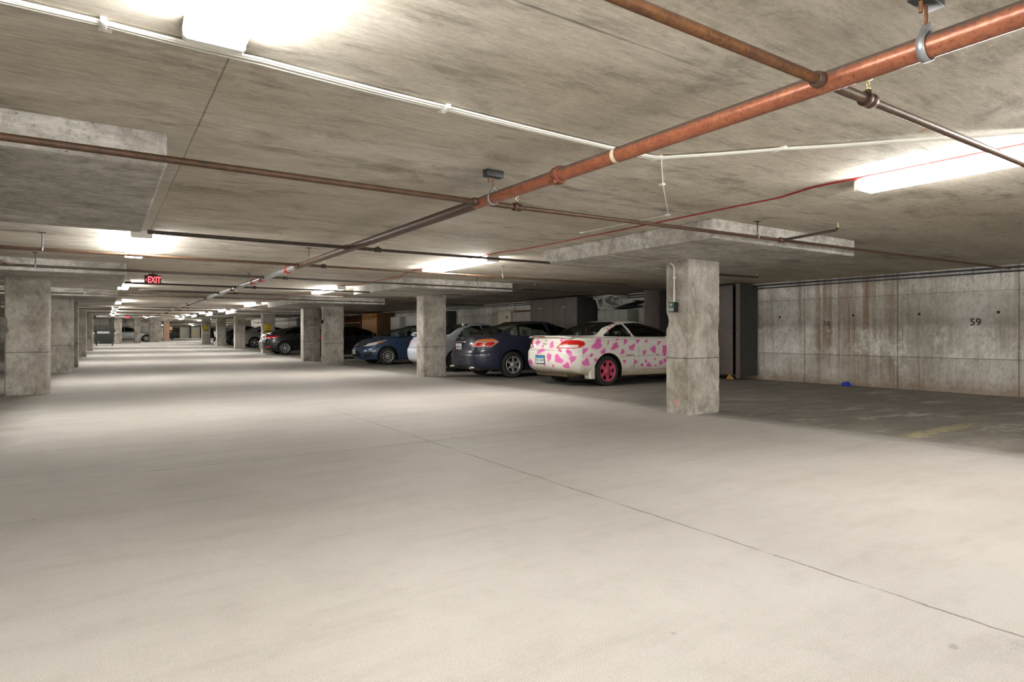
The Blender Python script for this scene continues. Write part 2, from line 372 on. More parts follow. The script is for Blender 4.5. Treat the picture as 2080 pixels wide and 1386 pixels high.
# ------------------------------------------------------------------ mesh helpers
class MB:
    def __init__(self): self.v = []; self.f = []; self.mi = []; self.sm = []
    def add(self, vs, fs, mi=0, smooth=False):
        b = len(self.v); self.v += [tuple(v) for v in vs]
        for f in fs: self.f.append(tuple(b + i for i in f)); self.mi.append(mi); self.sm.append(smooth)
    def box(self, x0, x1, y0, y1, z0, z1, mi=0):
        vs = [(x, y, z) for x in (x0, x1) for y in (y0, y1) for z in (z0, z1)]
        self.add(vs, [(0, 1, 3, 2), (4, 6, 7, 5), (0, 4, 5, 1), (2, 3, 7, 6), (0, 2, 6, 4), (1, 5, 7, 3)], mi)
    def obox(self, c, ax, ay, az, mi=0):
        """box about c with half-extent vectors"""
        c, ax, ay, az = map(Vector, (c, ax, ay, az))
        vs = [c + ax * i + ay * j + az * k for i in (-1, 1) for j in (-1, 1) for k in (-1, 1)]
        self.add(vs, [(0, 1, 3, 2), (4, 6, 7, 5), (0, 4, 5, 1), (2, 3, 7, 6), (0, 2, 6, 4), (1, 5, 7, 3)], mi)
    def bbox(self, x0, x1, y0, y1, z0, z1, r=.01, mi=0, seg=2):
        bm = bmesh.new(); bmesh.ops.create_cube(bm, size=1)
        for v in bm.verts:
            v.co = ((x0 + x1) / 2 + v.co.x * (x1 - x0), (y0 + y1) / 2 + v.co.y * (y1 - y0), (z0 + z1) / 2 + v.co.z * (z1 - z0))
        bmesh.ops.bevel(bm, geom=bm.edges[:], offset=r, segments=seg, affect='EDGES', profile=.5)
        self.bm(bm, mi, True)
    def bm(self, bm, mi=0, smooth=False):
        bm.verts.index_update()
        self.add([v.co[:] for v in bm.verts], [[v.index for v in f.verts] for f in bm.faces], mi, smooth); bm.free()
    def tube(self, pts, r, seg=10, mi=0, caps=True):
        pts = [Vector(p) for p in pts]; n = len(pts)
        rr = r if isinstance(r, (list, tuple)) else [r] * n
        up = None; rings = []
        for i, p in enumerate(pts):
            d = (pts[min(i + 1, n - 1)] - pts[max(i - 1, 0)]).normalized()
            if up is None: up = d.orthogonal().normalized()
            up = (up - d * up.dot(d)).normalized(); w = d.cross(up)
            rings.append([p + (up * math.cos(2 * PI * k / seg) + w * math.sin(2 * PI * k / seg)) * rr[i] for k in range(seg)])
        vs = [q for g in rings for q in g]
        fs = [(i * seg + k, i * seg + (k + 1) % seg, (i + 1) * seg + (k + 1) % seg, (i + 1) * seg + k) for i in range(n - 1) for k in range(seg)]
        self.add(vs, fs, mi, True)
        if caps:
            self.add(rings[0], [tuple(range(seg))[::-1]], mi); self.add(rings[-1], [tuple(range(seg))], mi)
    def lathe(self, prof, origin, axis, ref, seg=40, mi=0, closed=False):
        """prof: (radius, along axis)"""
        o, a, u = Vector(origin), Vector(axis).normalized(), Vector(ref).normalized(); w = a.cross(u)
        n = len(prof); vs = []
        for k in range(seg):
            t = 2 * PI * k / seg; d = u * math.cos(t) + w * math.sin(t)
            vs += [o + a * h + d * r for r, h in prof]
        m = n if closed else n - 1
        fs = [(k * n + i, ((k + 1) % seg) * n + i, ((k + 1) % seg) * n + (i + 1) % n, k * n + (i + 1) % n) for k in range(seg) for i in range(m)]
        self.add(vs, fs, mi, True)
    def prism(self, poly, fn, d0, d1, mi=0):
        """poly of 2D points, fn(a,b,d)->3D"""
        n = len(poly); vs = [fn(a, b, d0) for a, b in poly] + [fn(a, b, d1) for a, b in poly]
        fs = [tuple(range(n))[::-1], tuple(range(n, 2 * n))] + [(i, (i + 1) % n, n + (i + 1) % n, n + i) for i in range(n)]
        self.add(vs, fs, mi)
    def build(self, name, mats, parent=None, fixn=True):
        me = bpy.data.meshes.new(name); me.from_pydata(self.v, [], self.f)
        for m in (mats if isinstance(mats, (list, tuple)) else [mats]): me.materials.append(M[m] if isinstance(m, str) else m)
        me.polygons.foreach_set('material_index', self.mi); me.polygons.foreach_set('use_smooth', self.sm)
        me.update()
        if fixn:
            bm = bmesh.new(); bm.from_mesh(me); bmesh.ops.recalc_face_normals(bm, faces=bm.faces[:]); bm.to_mesh(me); bm.free()
        o = bpy.data.objects.new(name, me); COL.objects.link(o)
        if parent: o.parent = parent
        return o

def tag(o, label=None, cat=None, group=None, kind=None):
    if label: o['label'] = label
    if cat: o['category'] = cat
    if group: o['group'] = group
    if kind: o['kind'] = kind
    return o
def empty(name, loc=(0, 0, 0), rz=0.0, label=None, cat=None, group=None):
    o = bpy.data.objects.new(name, None); COL.objects.link(o); o.location = loc; o.rotation_euler = (0, 0, rz)
    o.empty_display_size = .2
    return tag(o, label, cat, group)
def copy_tree(o, parent=None):
    c = o.copy(); COL.objects.link(c)
    if parent: c.parent = parent
    for ch in [q for q in o.children]: copy_tree(ch, c)
    return c
def text_mesh(name, s, size, loc, R, U, mat, parent=None, depth=.002, align='CENTER', shear=0.0, bold=0.0, spacing=1.0):
    cu = bpy.data.curves.new('lettering', 'FONT'); cu.body = s; cu.size = size; cu.align_x = align; cu.align_y = 'CENTER'
    cu.extrude = depth; cu.shear = shear; cu.offset = bold; cu.space_character = spacing; cu.resolution_u = 3
    t = bpy.data.objects.new('lettering', cu); COL.objects.link(t)
    dg = bpy.context.evaluated_depsgraph_get(); dg.update()
    me = bpy.data.meshes.new_from_object(t.evaluated_get(dg)); bpy.data.objects.remove(t)
    R, U = Vector(R), Vector(U); N = R.cross(U)
    m = Matrix((R, U, N)).transposed().to_4x4(); m.translation = Vector(loc)
    me.transform(m); me.materials.clear(); me.materials.append(M[mat])
    o = bpy.data.objects.new(name, me); COL.objects.link(o)
    if parent: o.parent = parent
    return o

# ------------------------------------------------------------------ cars
def pchip(t, P, tt):
    """monotone cubic through P (K,...) at knots t, sampled at tt"""
    t = np.asarray(t, float); P = np.asarray(P, float); h = np.diff(t)
    sh = (-1,) + (1,) * (P.ndim - 1)
    d = np.diff(P, axis=0) / h.reshape(sh)
    m = np.zeros_like(P)
    w1 = (2 * h[1:] + h[:-1]).reshape(sh); w2 = (h[1:] + 2 * h[:-1]).reshape(sh)
    same = d[:-1] * d[1:] > 0
    with np.errstate(divide='ignore', invalid='ignore'):
        hm = (w1 + w2) / (w1 / d[:-1] + w2 / d[1:])
    m[1:-1] = np.where(same, hm, 0); m[0] = d[0]; m[-1] = d[-1]
    tt = np.asarray(tt, float); i = np.clip(np.searchsorted(t, tt, side='right') - 1, 0, len(t) - 2)
    s = ((tt - t[i]) / h[i]).reshape(sh); hh = h[i].reshape(sh)
    return ((1 + 2 * s) * (1 - s) ** 2) * P[i] + s * (1 - s) ** 2 * hh * m[i] + s * s * (3 - 2 * s) * P[i + 1] + s * s * (s - 1) * hh * m[i + 1]

def sd_poly(px, py, poly):
    poly = np.asarray(poly, float); d = np.full(px.shape, 1e9); s = np.ones(px.shape)
    n = len(poly)
    for i in range(n):
        a, b = poly[i], poly[i - 1]
        e = b - a; wx, wy = px - a[0], py - a[1]
        q = np.clip((wx * e[0] + wy * e[1]) / (e @ e), 0, 1)
        d = np.minimum(d, (wx - e[0] * q) ** 2 + (wy - e[1] * q) ** 2)
        c1 = py >= a[1]; c2 = py < b[1]; c3 = e[0] * wy > e[1] * wx
        s = np.where((c1 & c2 & c3) | (~c1 & ~c2 & ~c3), -s, s)
    return s * np.sqrt(d)

class Shell:
    """a car skin as one dense loft of rings from the sill up to the roof; regions are cut out of it along exact outlines"""
    def __init__(self, rings, nu, res):
        ref = np.linspace(0, 2 * PI, 4001)
        c, s = np.cos(ref), np.sin(ref)
        X = 2.4 * np.sign(c) * np.abs(c) ** (2 / 5.5); Y = .9 * np.sign(s) * np.abs(s) ** (2 / 5.5)
        L = np.concatenate([[0], np.cumsum(np.hypot(np.diff(X), np.diff(Y)))])
        th = np.interp(np.linspace(0, L[-1], nu, endpoint=False), L, ref)
        ct, sn = np.cos(th), np.sin(th)
        C = []
        for r in rings:
            xr, xf, b, nr, nf, zp = r[:6]
            xm = r[6] if len(r) > 6 else (xr + xf) / 2
            n = np.where(ct < 0, nr, nf)
            x = xm + np.where(ct < 0, xm - xr, xf - xm) * np.sign(ct) * np.abs(ct) ** (2 / n)
            y = b * np.sign(sn) * np.abs(sn) ** (2 / n)
            zx, zz = zip(*zp)
            z = pchip(zx, np.array(zz), np.clip(x, zx[0], zx[-1])) if len(zx) > 1 else np.full(nu, zz[0])
            C.append(np.stack([x, y, z], 1))
        C = np.array(C)
        dist = np.linalg.norm(np.diff(C, axis=0), axis=2)
        t = np.concatenate([[0], np.cumsum(np.maximum(dist.mean(1), .02))])
        tt = []; self.row = []
        for k in range(len(rings) - 1):
            m = max(2, int(math.ceil(np.percentile(dist[k], 80) / res)))
            self.row.append(len(tt)); tt += list(np.linspace(t[k], t[k + 1], m, endpoint=False))
        self.row.append(len(tt)); tt.append(t[-1])
        self.P = pchip(t, C, tt); self.nv, self.nu = self.P.shape[:2]
        self.lab = np.zeros((self.nv - 1, self.nu, 2), int); self.diag = np.zeros((self.nv - 1, self.nu), bool); self.lock = np.zeros((self.nv, self.nu), bool)
        self.perim()
    def perim(self):
        d = np.linalg.norm(np.diff(np.concatenate([self.P, self.P[:, :1]], 1), axis=1), axis=2)
        cs = np.concatenate([np.zeros((self.nv, 1)), np.cumsum(d, 1)], 1); tot = cs[:, -1:]
        s = cs[:, :-1]
        self.sf = np.where(s < tot / 2, s, s - tot)          # signed run from the middle of the nose
        self.sr = tot / 2 - s                                # signed run from the middle of the tail
    def rows(self, a, b):
        m = np.zeros((self.nv, self.nu), bool); m[self.row[a]:self.row[b] + 1] = True; return m
    def cut(self, sdf, allow, label, only=None):
        P, nv, nu = self.P, self.nv, self.nu
        d = np.where(allow, sdf, 1e3)
        best = np.full((nv, nu), 1e9); tgt = P.copy()
        def edge(i0, j0, i1, j1):
            a, b = d[i0, j0], d[i1, j1]
            ok = (a * b < 0) & (np.abs(a) < 100) & (np.abs(b) < 100)
            i0, j0, i1, j1, a, b = i0[ok], j0[ok], i1[ok], j1[ok], a[ok], b[ok]
            t = a / (a - b); X = P[i0, j0] * (1 - t)[:, None] + P[i1, j1] * t[:, None]
            for q in range(len(t)):
                i, j = (i0[q], j0[q]) if t[q] < .5 else (i1[q], j1[q])
                if self.lock[i, j]: continue
                r = min(t[q], 1 - t[q])
                if r < best[i, j]: best[i, j] = r; tgt[i, j] = X[q]
        I, J = np.meshgrid(np.arange(nv), np.arange(nu), indexing='ij')
        edge(I.ravel(), J.ravel(), I.ravel(), ((J + 1) % nu).ravel())
        edge(I[:-1].ravel(), J[:-1].ravel(), I[1:].ravel(), J[1:].ravel())
        mv = best < 1e8
        self.P = np.where(mv[..., None], tgt, P); d = np.where(mv, 0, d); self.lock |= mv
        A, B_, C_, D_ = d[:-1], np.roll(d, -1, 1)[:-1], np.roll(d, -1, 1)[1:], d[1:]
        e = 1e-9; same = self.lab[..., 0] == self.lab[..., 1]
        z = lambda v: np.abs(v) <= e
        self.diag = np.where(same & z(B_) & z(D_) & (A * C_ < 0), True, np.where(same & z(A) & z(C_) & (B_ * D_ < 0), False, self.diag))
        g = self.diag
        for k in (0, 1):
            if k == 0: t = np.stack([A, B_, np.where(g, D_, C_)])
            else: t = np.stack([np.where(g, B_, A), C_, D_])
            ins = (np.clip(t, -1, 1).sum(0) < -1e-7) & (t.max(0) < 100)
            if only is not None: ins &= np.isin(self.lab[..., k], only)
            self.lab[..., k] = np.where(ins, label, self.lab[..., k])
    def faces(self, mask):
        """quads where both halves belong, single triangles elsewhere (vertex numbers into the grid)"""
        nu = self.nu; out = []
        I, J = np.meshgrid(np.arange(self.nv - 1), np.arange(nu), indexing='ij')
        a = I * nu + J; b = I * nu + (J + 1) % nu; c = (I + 1) * nu + (J + 1) % nu; d = (I + 1) * nu + J; g = self.diag
        both = mask[..., 0] & mask[..., 1]
        out += np.stack([a, b, c, d], -1)[both].tolist()
        m = mask[..., 0] & ~both; out += np.stack([a, b, np.where(g, d, c)], -1)[m].tolist()
        m = mask[..., 1] & ~both; out += np.stack([np.where(g, b, a), c, d], -1)[m].tolist()
        return out
    def normals(self):
        P = self.P
        du = np.roll(P, -1, 1) - np.roll(P, 1, 1); dv = np.gradient(P, axis=0)
        n = np.cross(du, dv); return n / np.maximum(np.linalg.norm(n, axis=2, keepdims=True), 1e-9)
    def mesh(self, name, mask, mats, parent, off=0.0, thick=0.0, colors=None, smooth=True):
        FL = self.faces(mask)
        if not FL: return None
        uq = np.unique(np.concatenate([np.asarray(f) for f in FL]))
        loc = np.full(self.nv * self.nu, -1); loc[uq] = np.arange(len(uq))
        V = self.P.reshape(-1, 3)[uq]
        N = self.normals().reshape(-1, 3)[uq]
        Vo = V + N * off
        fl = [tuple(int(loc[i]) for i in f) for f in FL]
        if thick:
            # close the rim so that the piece has a body
            n = len(Vo); ed = {}
            for f in fl:
                for a, b in zip(f, f[1:] + f[:1]): ed[(a, b)] = 1
            rim = [(a, b) for (a, b) in ed if (b, a) not in ed]
            Vo = np.concatenate([Vo, V + N * (off - thick)])
            fl = fl + [tuple(i + n for i in f[::-1]) for f in fl] + [(b, a, a + n, b + n) for a, b in rim]
        me = bpy.data.meshes.new(name); me.from_pydata([tuple(v) for v in Vo], [], fl)
        me.materials.append(M[mats]); me.polygons.foreach_set('use_smooth', [smooth] * len(fl)); me.update()
        if colors is not None:
            ca = me.color_attributes.new('spots', 'FLOAT_COLOR', 'POINT')
            cc = np.ones((len(Vo), 4)); cc[:, :3] = colors.reshape(-1)[uq][:, None]
            ca.data.foreach_set('color', cc.ravel())
        o = bpy.data.objects.new(name, me); COL.objects.link(o)
        if parent: o.parent = parent
        return o
    def bvh(self):
        return BVHTree.FromPolygons([tuple(v) for v in self.P.reshape(-1, 3)], self.faces(self.lab < 90))

def wheel(car, x, yo, side, r, width, rimr, style, rimmat):
    """one wheel: tyre with its rim; yo is the outer face, side +1/-1 the outward direction"""
    m = MB(); ax = (0, side, 0); o = (x, yo - side * width, r); ref = (1, 0, 0)
    w = width
    m.lathe([(rimr * .98, .02), (r * .80, .0), (r * .95, .015), (r, .045), (r, w - .045), (r * .955, w - .012), (r * .84, w + .004), (rimr * 1.03, w - .006), (rimr * .97, w - .03)], o, ax, ref, 48)
    m.lathe([(rimr * .97, w - .03), (rimr * .95, w - .10), (.001, w - .10)], o, ax, ref, 40, 1)
    t = m.build('wheel', ['tyre', 'dark'], car)
    k = MB(); oo = Vector(o) + Vector(ax) * w
    R = Vector((1, 0, 0)); U = Vector((0, 0, 1)); A = Vector(ax)
    k.lathe([(rimr, -.035), (rimr * 1.02, -.004), (rimr * .97, -.002), (rimr * .90, -.018), (rimr * .90, -.05)], oo, ax, ref, 48)
    n, w0, w1, twist, hub, dish = style
    k.lathe([(.0005, -.004), (hub * .55, -.004), (hub * .6, -.012), (hub, -.016), (hub, -.06)], oo, ax, ref, 32)
    for i in range(n):
        a0 = 2 * PI * i / n + PI / 2; a1 = a0 + twist
        d0 = R * math.cos(a0) + U * math.sin(a0); d1 = R * math.cos(a1) + U * math.sin(a1)
        p0 = oo + d0 * hub * .8; p1 = oo + d1 * rimr * .94
        e = (p1 - p0).normalized(); s = A.cross(e)
        vs = []
        for p, ww, h in ((p0, w0, -.016), (p0 * .5 + p1 * .5, (w0 + w1) / 2, -.016 - dish), (p1, w1, -.012)):
            vs += [p + s * ww / 2 + A * h, p - s * ww / 2 + A * h, p - s * ww * .35 + A * (h - .03), p + s * ww * .35 + A * (h - .03)]
        fs = []
        for b in (0, 4):
            fs += [(b + j, b + (j + 1) % 4, b + 4 + (j + 1) % 4, b + 4 + j) for j in range(4)]
        k.add(vs, fs + [(3, 2, 1, 0), (8, 9, 10, 11)], 0)
    k.build('rim', rimmat, t)
    return t

def soft_block(m, x0, x1, y0, y1, z0, z1, r=.05, lean=0.0, mi=0):
    bm = bmesh.new(); bmesh.ops.create_cube(bm, size=1)
    for v in bm.verts:
        c = v.co; z = z0 + (c.z + .5) * (z1 - z0)
        v.co = ((x0 + x1) / 2 + c.x * (x1 - x0) - lean * (z - z0), (y0 + y1) / 2 + c.y * (y1 - y0), z)
    bmesh.ops.bevel(bm, geom=bm.edges[:], offset=r, segments=3, affect='EDGES', profile=.6)
    m.bm(bm, mi, True)

def make_car(c):
    L, W, H = c['L'], c['W'], c['H']; h = W / 2
    xr, xfw, r = c['xr'], c['xf'], c['r']
    car = empty('car', c['loc'], c.get('rz', 0), c['label'], 'car', c.get('group'))
    D, B, G = c['deck'], c['belt'], c['hood']                    # heights: boot lid, belt line, nose
    bl, bt, wt, cw = c['bl'], c['bt'], c['wt'], c['cowl']        # x of backlight base / top, windscreen top / base
    bb, bz = c.get('bumpb', .34), c.get('bumpz', .78)
    tl = c.get('tail_slope', .10)
    nr, nf = c.get('nr', 6.5), c.get('nf', 4.2)
    roof = lambda e: [(bt - .25, H - e - .05), (bt + .15, H - e - .016), ((bt + wt) / 2, H - e), (wt - .1, H - e - .02), (wt + .25, H - e - .065)]
    rings = [
        (.30, L - .40, h * .72, 6, 4, [(0, .24), (L, .20)]),
        (.09, L - .14, h * .94, nr, nf, [(0, bb), (.9, .22), (L - 1, .20), (L, .19)]),
        (.03, L - .05, h * .985, nr, nf, [(0, bb + .07), (.9, .31), (L - 1, .30), (L, .28)]),
        (.0, L, h * .998, nr, nf, [(0, .56), (1, .50), (L - 1, .47), (L, .44)]),
        (.005, L - .02, h, nr, nf, [(0, bz - .07), (1, .64), (L - 1, .60), (L, .55)]),
        (.05, L - .07, h * .995, nr, nf, [(0, bz), (1, .74), (L - 1, .68), (L, .63)]),
        (.05 + tl * .35, L - .17, h * .985, nr, nf, [(0, bz + (D - bz) * .5), (1, B - .16), (cw, B - .17), (L, G - .06)]),
        (.05 + tl * .8, L - .30, h * .962, nr, nf, [(0, D - .05), (bl, B - .05), (cw, B - .07), (L - .9, G + .10), (L, G - .005)]),
        (.05 + tl, L - .42, h * .93, nr, nf, [(0, D - .005), (bl, B - .005), (cw, B - .015), (L - .9, G + .145), (L, G + .03)]),
        (max(.34, .05 + tl + .14), L - .80, h * .885, nr, nf + .6, [(0, D + .012), (bl, B + .012), (cw, B + .01), (L - .9, G + .165), (L, G + .12)]),
        (bl, cw, h * .855, 6.5, 5.0, [(bl, D + .035), (bl + .5, B + .025), (cw - .5, B + .025), (cw, c.get('cowlz', B + .02))]),
        (bl + (bt - bl) * .48, cw + (wt - cw) * .46, h * .775, 6.0, 5.0, [(bl, D + (H - D) * .56), ((bl + cw) / 2, B + (H - B) * .52), (cw, B + (H - B) * .54)]),
        (bt, wt, h * .655, 5.5, 4.6, roof(.055)),
        (bt + .10, wt - .10, h * .56, 5, 4.4, roof(.022)),
        (bt + .35, wt - .30, h * .36, 4, 4, roof(.006)),
        ((bt + wt) / 2 - .12, (bt + wt) / 2 + .12, .03, 2.2, 2.2, [(0, H)]),
    ]
    S = Shell(rings, c.get('nu', 340), c.get('res', .034))
    x, y, z = S.P[..., 0], S.P[..., 1], S.P[..., 2]
    # wheel arches
    ra = r + c.get('arch', .055)
    for xa in (xr, xfw):
        px = S.P[..., 0] - xa; pz = S.P[..., 2] - r * 1.0
        S.cut(np.where(pz > 0, np.hypot(px, pz), np.abs(px)) - ra, (np.abs(S.P[..., 1]) > h * .5) & S.rows(0, 8), 99)
    # glazing
    gr = S.rows(10, 13)
    def side(poly, label, rr=.03, allow=None):
        S.cut(sd_poly(S.P[..., 0], S.P[..., 2], poly) - rr, (gr if allow is None else allow) & (np.abs(S.P[..., 1]) > h * .4), label, [0])
    for i, poly in enumerate(c['windows']): side(poly, 10 + i, c.get('wround', .03))
    zt = H - .075
    wy = lambda zz: h * (.855 - .20 * (zz - B) / (H - B))
    mid = (bl + cw) / 2
    zb = D + .065
    S.cut(sd_poly(S.P[..., 1], S.P[..., 2], [(-wy(zb) + .10, zb), (wy(zb) - .10, zb), (wy(zt) - .10, zt), (-wy(zt) + .10, zt)]) - .03, gr & (S.P[..., 0] < min(bt + .12, mid)), 20, [0])
    zb = B + .06
    S.cut(sd_poly(S.P[..., 1], S.P[..., 2], [(-wy(zb) + .07, zb), (wy(zb) - .07, zb), (wy(zt) - .09, zt), (-wy(zt) + .09, zt)]) - .03, gr & (S.P[..., 0] > max(wt - .12, mid)), 21, [0])
    lows = S.rows(1, 10)
    for i, (poly, mt, nm) in enumerate(c.get('tail', [])):
        S.cut(sd_poly(np.abs(S.sr), S.P[..., 2], poly), lows & (S.P[..., 0] < L * .4), 30 + i, [0] if i == 0 else [0] + list(range(30, 40)))
    for i, (poly, mt, nm) in enumerate(c.get('head', [])):
        S.cut(sd_poly(np.abs(S.sf), S.P[..., 2], poly), lows & (S.P[..., 0] > L * .6), 50 + i, [0] if i == 0 else [0] + list(range(50, 60)))
    bv = S.bvh()
    lab = S.lab; P = S.P
    fy = ((P[:-1, :, 1] + P[1:, :, 1]) / 2)[..., None]
    cols = None
    if c.get('spots'):
        X, Y, Z = P[..., 0], P[..., 1], P[..., 2]
        v = np.zeros(X.shape)
        wob = .16 * np.sin(23 * X + 4 * Z) + .14 * np.sin(31 * Z - 3 * X + 2 * Y) + .10 * np.sin(17 * Y + 29 * Z)
        def blob(a, b, ca, cb, ra_, rb_, k):
            ang = .7 * math.sin(k * 2.3); da, db = a - ca, b - cb
            u = (da * math.cos(ang) + db * math.sin(ang)) / ra_; w = (-da * math.sin(ang) + db * math.cos(ang)) / rb_
            rho = np.hypot(u, w) * (1 + .16 * np.sin(3 * np.arctan2(w, u) + k) + .10 * np.sin(5 * np.arctan2(w, u) + 2 * k)) + .35 * wob
            return np.clip(1.0 - .5 * rho, 0, 1)
        run = np.abs(S.sr) * np.sign(Y)
        for k, (a, b, ra_, rb_) in enumerate(c['spots'][0]):
            if b > 1.1: v = np.maximum(v, np.where(np.abs(Y) > h * .4, blob(X, Z, a, b, ra_, rb_, k), 0))
            else:
                for sg in (-1, 1): v = np.maximum(v, np.where(np.abs(run) > .6, blob(run * sg, Z, a + h - .22, b, ra_, max(rb_, .02), k), 0))
        for k, (a, b, ra_, rb_) in enumerate(c['spots'][1]): v = np.maximum(v, np.where(X < 1.0, blob(run, Z, a, b, ra_, max(rb_, .02), k + 3), 0))
        for k, (a, b, ra_, rb_) in enumerate(c['spots'][2]): v = np.maximum(v, np.where(X > .9, blob(X, Y, a, b, ra_, rb_, k), 0))
        cols = v
    body = S.mesh('body', lab == 0, c['paint'], car, colors=cols)
    # a lining inside the cabin so that the shell does not show its outside colour through the glass
    cab = np.zeros_like(lab, bool); cab[S.row[9]:] = True
    S.mesh('cabin_lining', cab & (lab == 0), 'lining', car, off=-.02)
    gm = c.get('glass', 'glass')
    for i in range(len(c['windows'])):
        for sg in (-1, 1): S.mesh('side_window', (lab == 10 + i) & (np.sign(fy) == sg), gm, car, off=-.006)
    S.mesh('rear_window', lab == 20, c.get('glass_rear', gm), car, off=-.006)
    S.mesh('windshield', lab == 21, gm, car, off=-.006)
    for base, key in ((30, 'tail'), (50, 'head')):
        for sg in (-1, 1):
            first = None
            for i, (poly, mt, nm) in enumerate(c.get(key, [])):
                o = S.mesh(nm, (lab == base + i) & (np.sign(fy) == sg), mt, first or car, off=.006, thick=.012)
                if o and first is None and nm in ('tail_light', 'headlight'): first = o
                elif o and nm not in ('light_lens',): o.parent = car
                if nm in ('grille', 'air_intake') and o is None: pass
    # wheels, wells, underside
    for xa in (xr, xfw):
        for sg in (-1, 1):
            wheel(car, xa, sg * (h - .025), sg, r, .205, c['rimr'], c['rim'], c['rimmat'])
    for xa in (xr, xfw):
        for sg in (-1, 1):
            m = MB(); n = 20; vs = []
            for j in range(n + 1):
                a = PI * (-.12 + 1.24 * j / n); q = (xa + (ra + .012) * math.cos(a), max(.15, r + (ra + .012) * math.sin(a)))
                vs += [(q[0], sg * (h * .985), q[1]), (q[0], sg * h * .5, q[1])]
            m.add(vs, [(2 * j, 2 * j + 2, 2 * j + 3, 2 * j + 1) for j in range(n)], 0, True)
            m.add([(xa - ra, sg * h * .5, .15), (xa + ra, sg * h * .5, .15), (xa + ra, sg * h * .5, r + ra), (xa - ra, sg * h * .5, r + ra)], [(0, 1, 2, 3)])
            m.build('wheel_well', 'dark', car, fixn=False)
    m = MB(); m.bbox(.22, L - .3, -h * .6, h * .6, .2, .34, .03)
    m.bbox(.16, .9, -h * .72, h * .72, bb - .02, bb + .14, .03)
    m.bbox(xr + ra + .03, xfw - ra - .03, -h * .9, h * .9, .19, .26, .02)
    m.tube([(xr - .32, -h * .62, r), (xr - .32, h * .62, r)], .03, 8)
    m.build('underbody', 'under', car)
    if c.get('muffler'):
        m = MB(); m.tube([(.28, c['muffler'], .27), (.34, c['muffler'], .27), (.80, c['muffler'], .27), (.86, c['muffler'], .27)], [.05, .09, .09, .05], 16)
        m.build('muffler', 'under', car)
    for ex in c.get('exhaust', []):
        m = MB(); m.lathe([(.030, 0), (.038, 0), (.038, .22), (.030, .22)], (-.015 + .02, ex, bb + .005), (1, 0, 0), (0, 0, 1), 20, 0, True); m.build('exhaust_pipe', 'chrome', car)
    if c.get('mudflap'):
        for sg in (-1, 1):
            m = MB(); xx = xr - ra + .01
            m.prism([(xx, .42), (xx - .005, .17), (xx - .10, .17), (xx - .13, .30)], lambda a, b, d: (a, d, b), sg * (h - .23), sg * (h - .02)); m.build('mud_flap', 'cowplain', car)
    # seats
    for sx in c.get('seats', (1.55, 2.55)):
        ys = [(-h * .66, h * .66)] if sx == min(c.get('seats', (1.55, 2.55))) else [(-h * .66, -.10), (.10, h * .66)]
        for a, b in ys:
            m = MB(); soft_block(m, sx, sx + .50, a, b, .36, .56); soft_block(m, sx - .06, sx + .10, a, b, .50, B + .04, .05, .20)
            for q in ([(a + b) / 2] if len(ys) > 1 else [-.36, .36]): soft_block(m, sx - .24, sx - .14, q - .12, q + .12, B + .07, B + .22, .04, .15)
            m.build('seat', c.get('seatmat', 'seat'), car)
    m = MB(); soft_block(m, cw - .75, cw - .10, -h * .76, h * .76, .62, B - .02, .05); m.build('dashboard', 'lining', car)
    m = MB(); m.lathe([(.165, 0), (.185, .0), (.185, .02), (.165, .02)], (cw - .86, .36, B - .03), (1, 0, -.4), (0, 1, 0), 24, 0, True); m.build('steering_wheel', 'dark', car)
    # seams, handles and mirrors laid on the skin
    def hit(xx, zz, sg):
        q = bv.ray_cast(Vector((xx, sg * 3, zz)), Vector((0, -sg, 0)))
        return q[0], q[1]
    for sg in c.get('seam_sides', (-1, 1)):
        for line in c.get('seams', []):
            pts = []
            for (x0, z0), (x1, z1) in zip(line, line[1:]):
                nst = max(2, int(math.hypot(x1 - x0, z1 - z0) / .06))
                for j in range(nst + 1):
                    t = j / nst; q = hit(x0 + (x1 - x0) * t, z0 + (z1 - z0) * t, sg)
                    if q[0] and (not pts or (q[0] - pts[-1]).length > .004): pts.append(q[0] - Vector((0, sg * .0015, 0)))
            if len(pts) > 1:
                m = MB(); m.tube(pts, .0035, 5); m.build('door_seam', 'dark', car)
        for hx, hz in c.get('handles', []):
            q = hit(hx, hz, sg)
            if q[0]:
                m = MB(); m.bbox(hx - .09, hx + .09, q[0].y - .012, q[0].y + .018 if sg > 0 else q[0].y + .012, hz - .016, hz + .016, .008) if sg > 0 else m.bbox(hx - .09, hx + .09, q[0].y - .018, q[0].y + .012, hz - .016, hz + .016, .008)
                m.build('door_handle', c.get('handlemat', c['paint']), car)
        q = hit(cw - .42, B + .02, sg)
        if q[0]:
            m = MB(); yy = q[0].y
            soft_block(m, cw - .50, cw - .36, min(yy + sg * .06, yy + sg * .24), max(yy + sg * .06, yy + sg * .24), B + .00, B + .14, .04)
            m.obox((cw - .42, yy + sg * .04, B + .03), (.03, 0, 0), (0, .06, 0), (0, 0, .015)); m.build('wing_mirror', c['paint'], car)
    c['hit'] = hit; c['bv'] = bv; c['shell'] = S; c['h'] = h
    return car

def rear_hit(c, yy, zz, dirx=1):
    q = c['bv'].ray_cast(Vector((-2 if dirx > 0 else c['L'] + 2, yy, zz)), Vector((dirx, 0, 0)))
    return q[0]

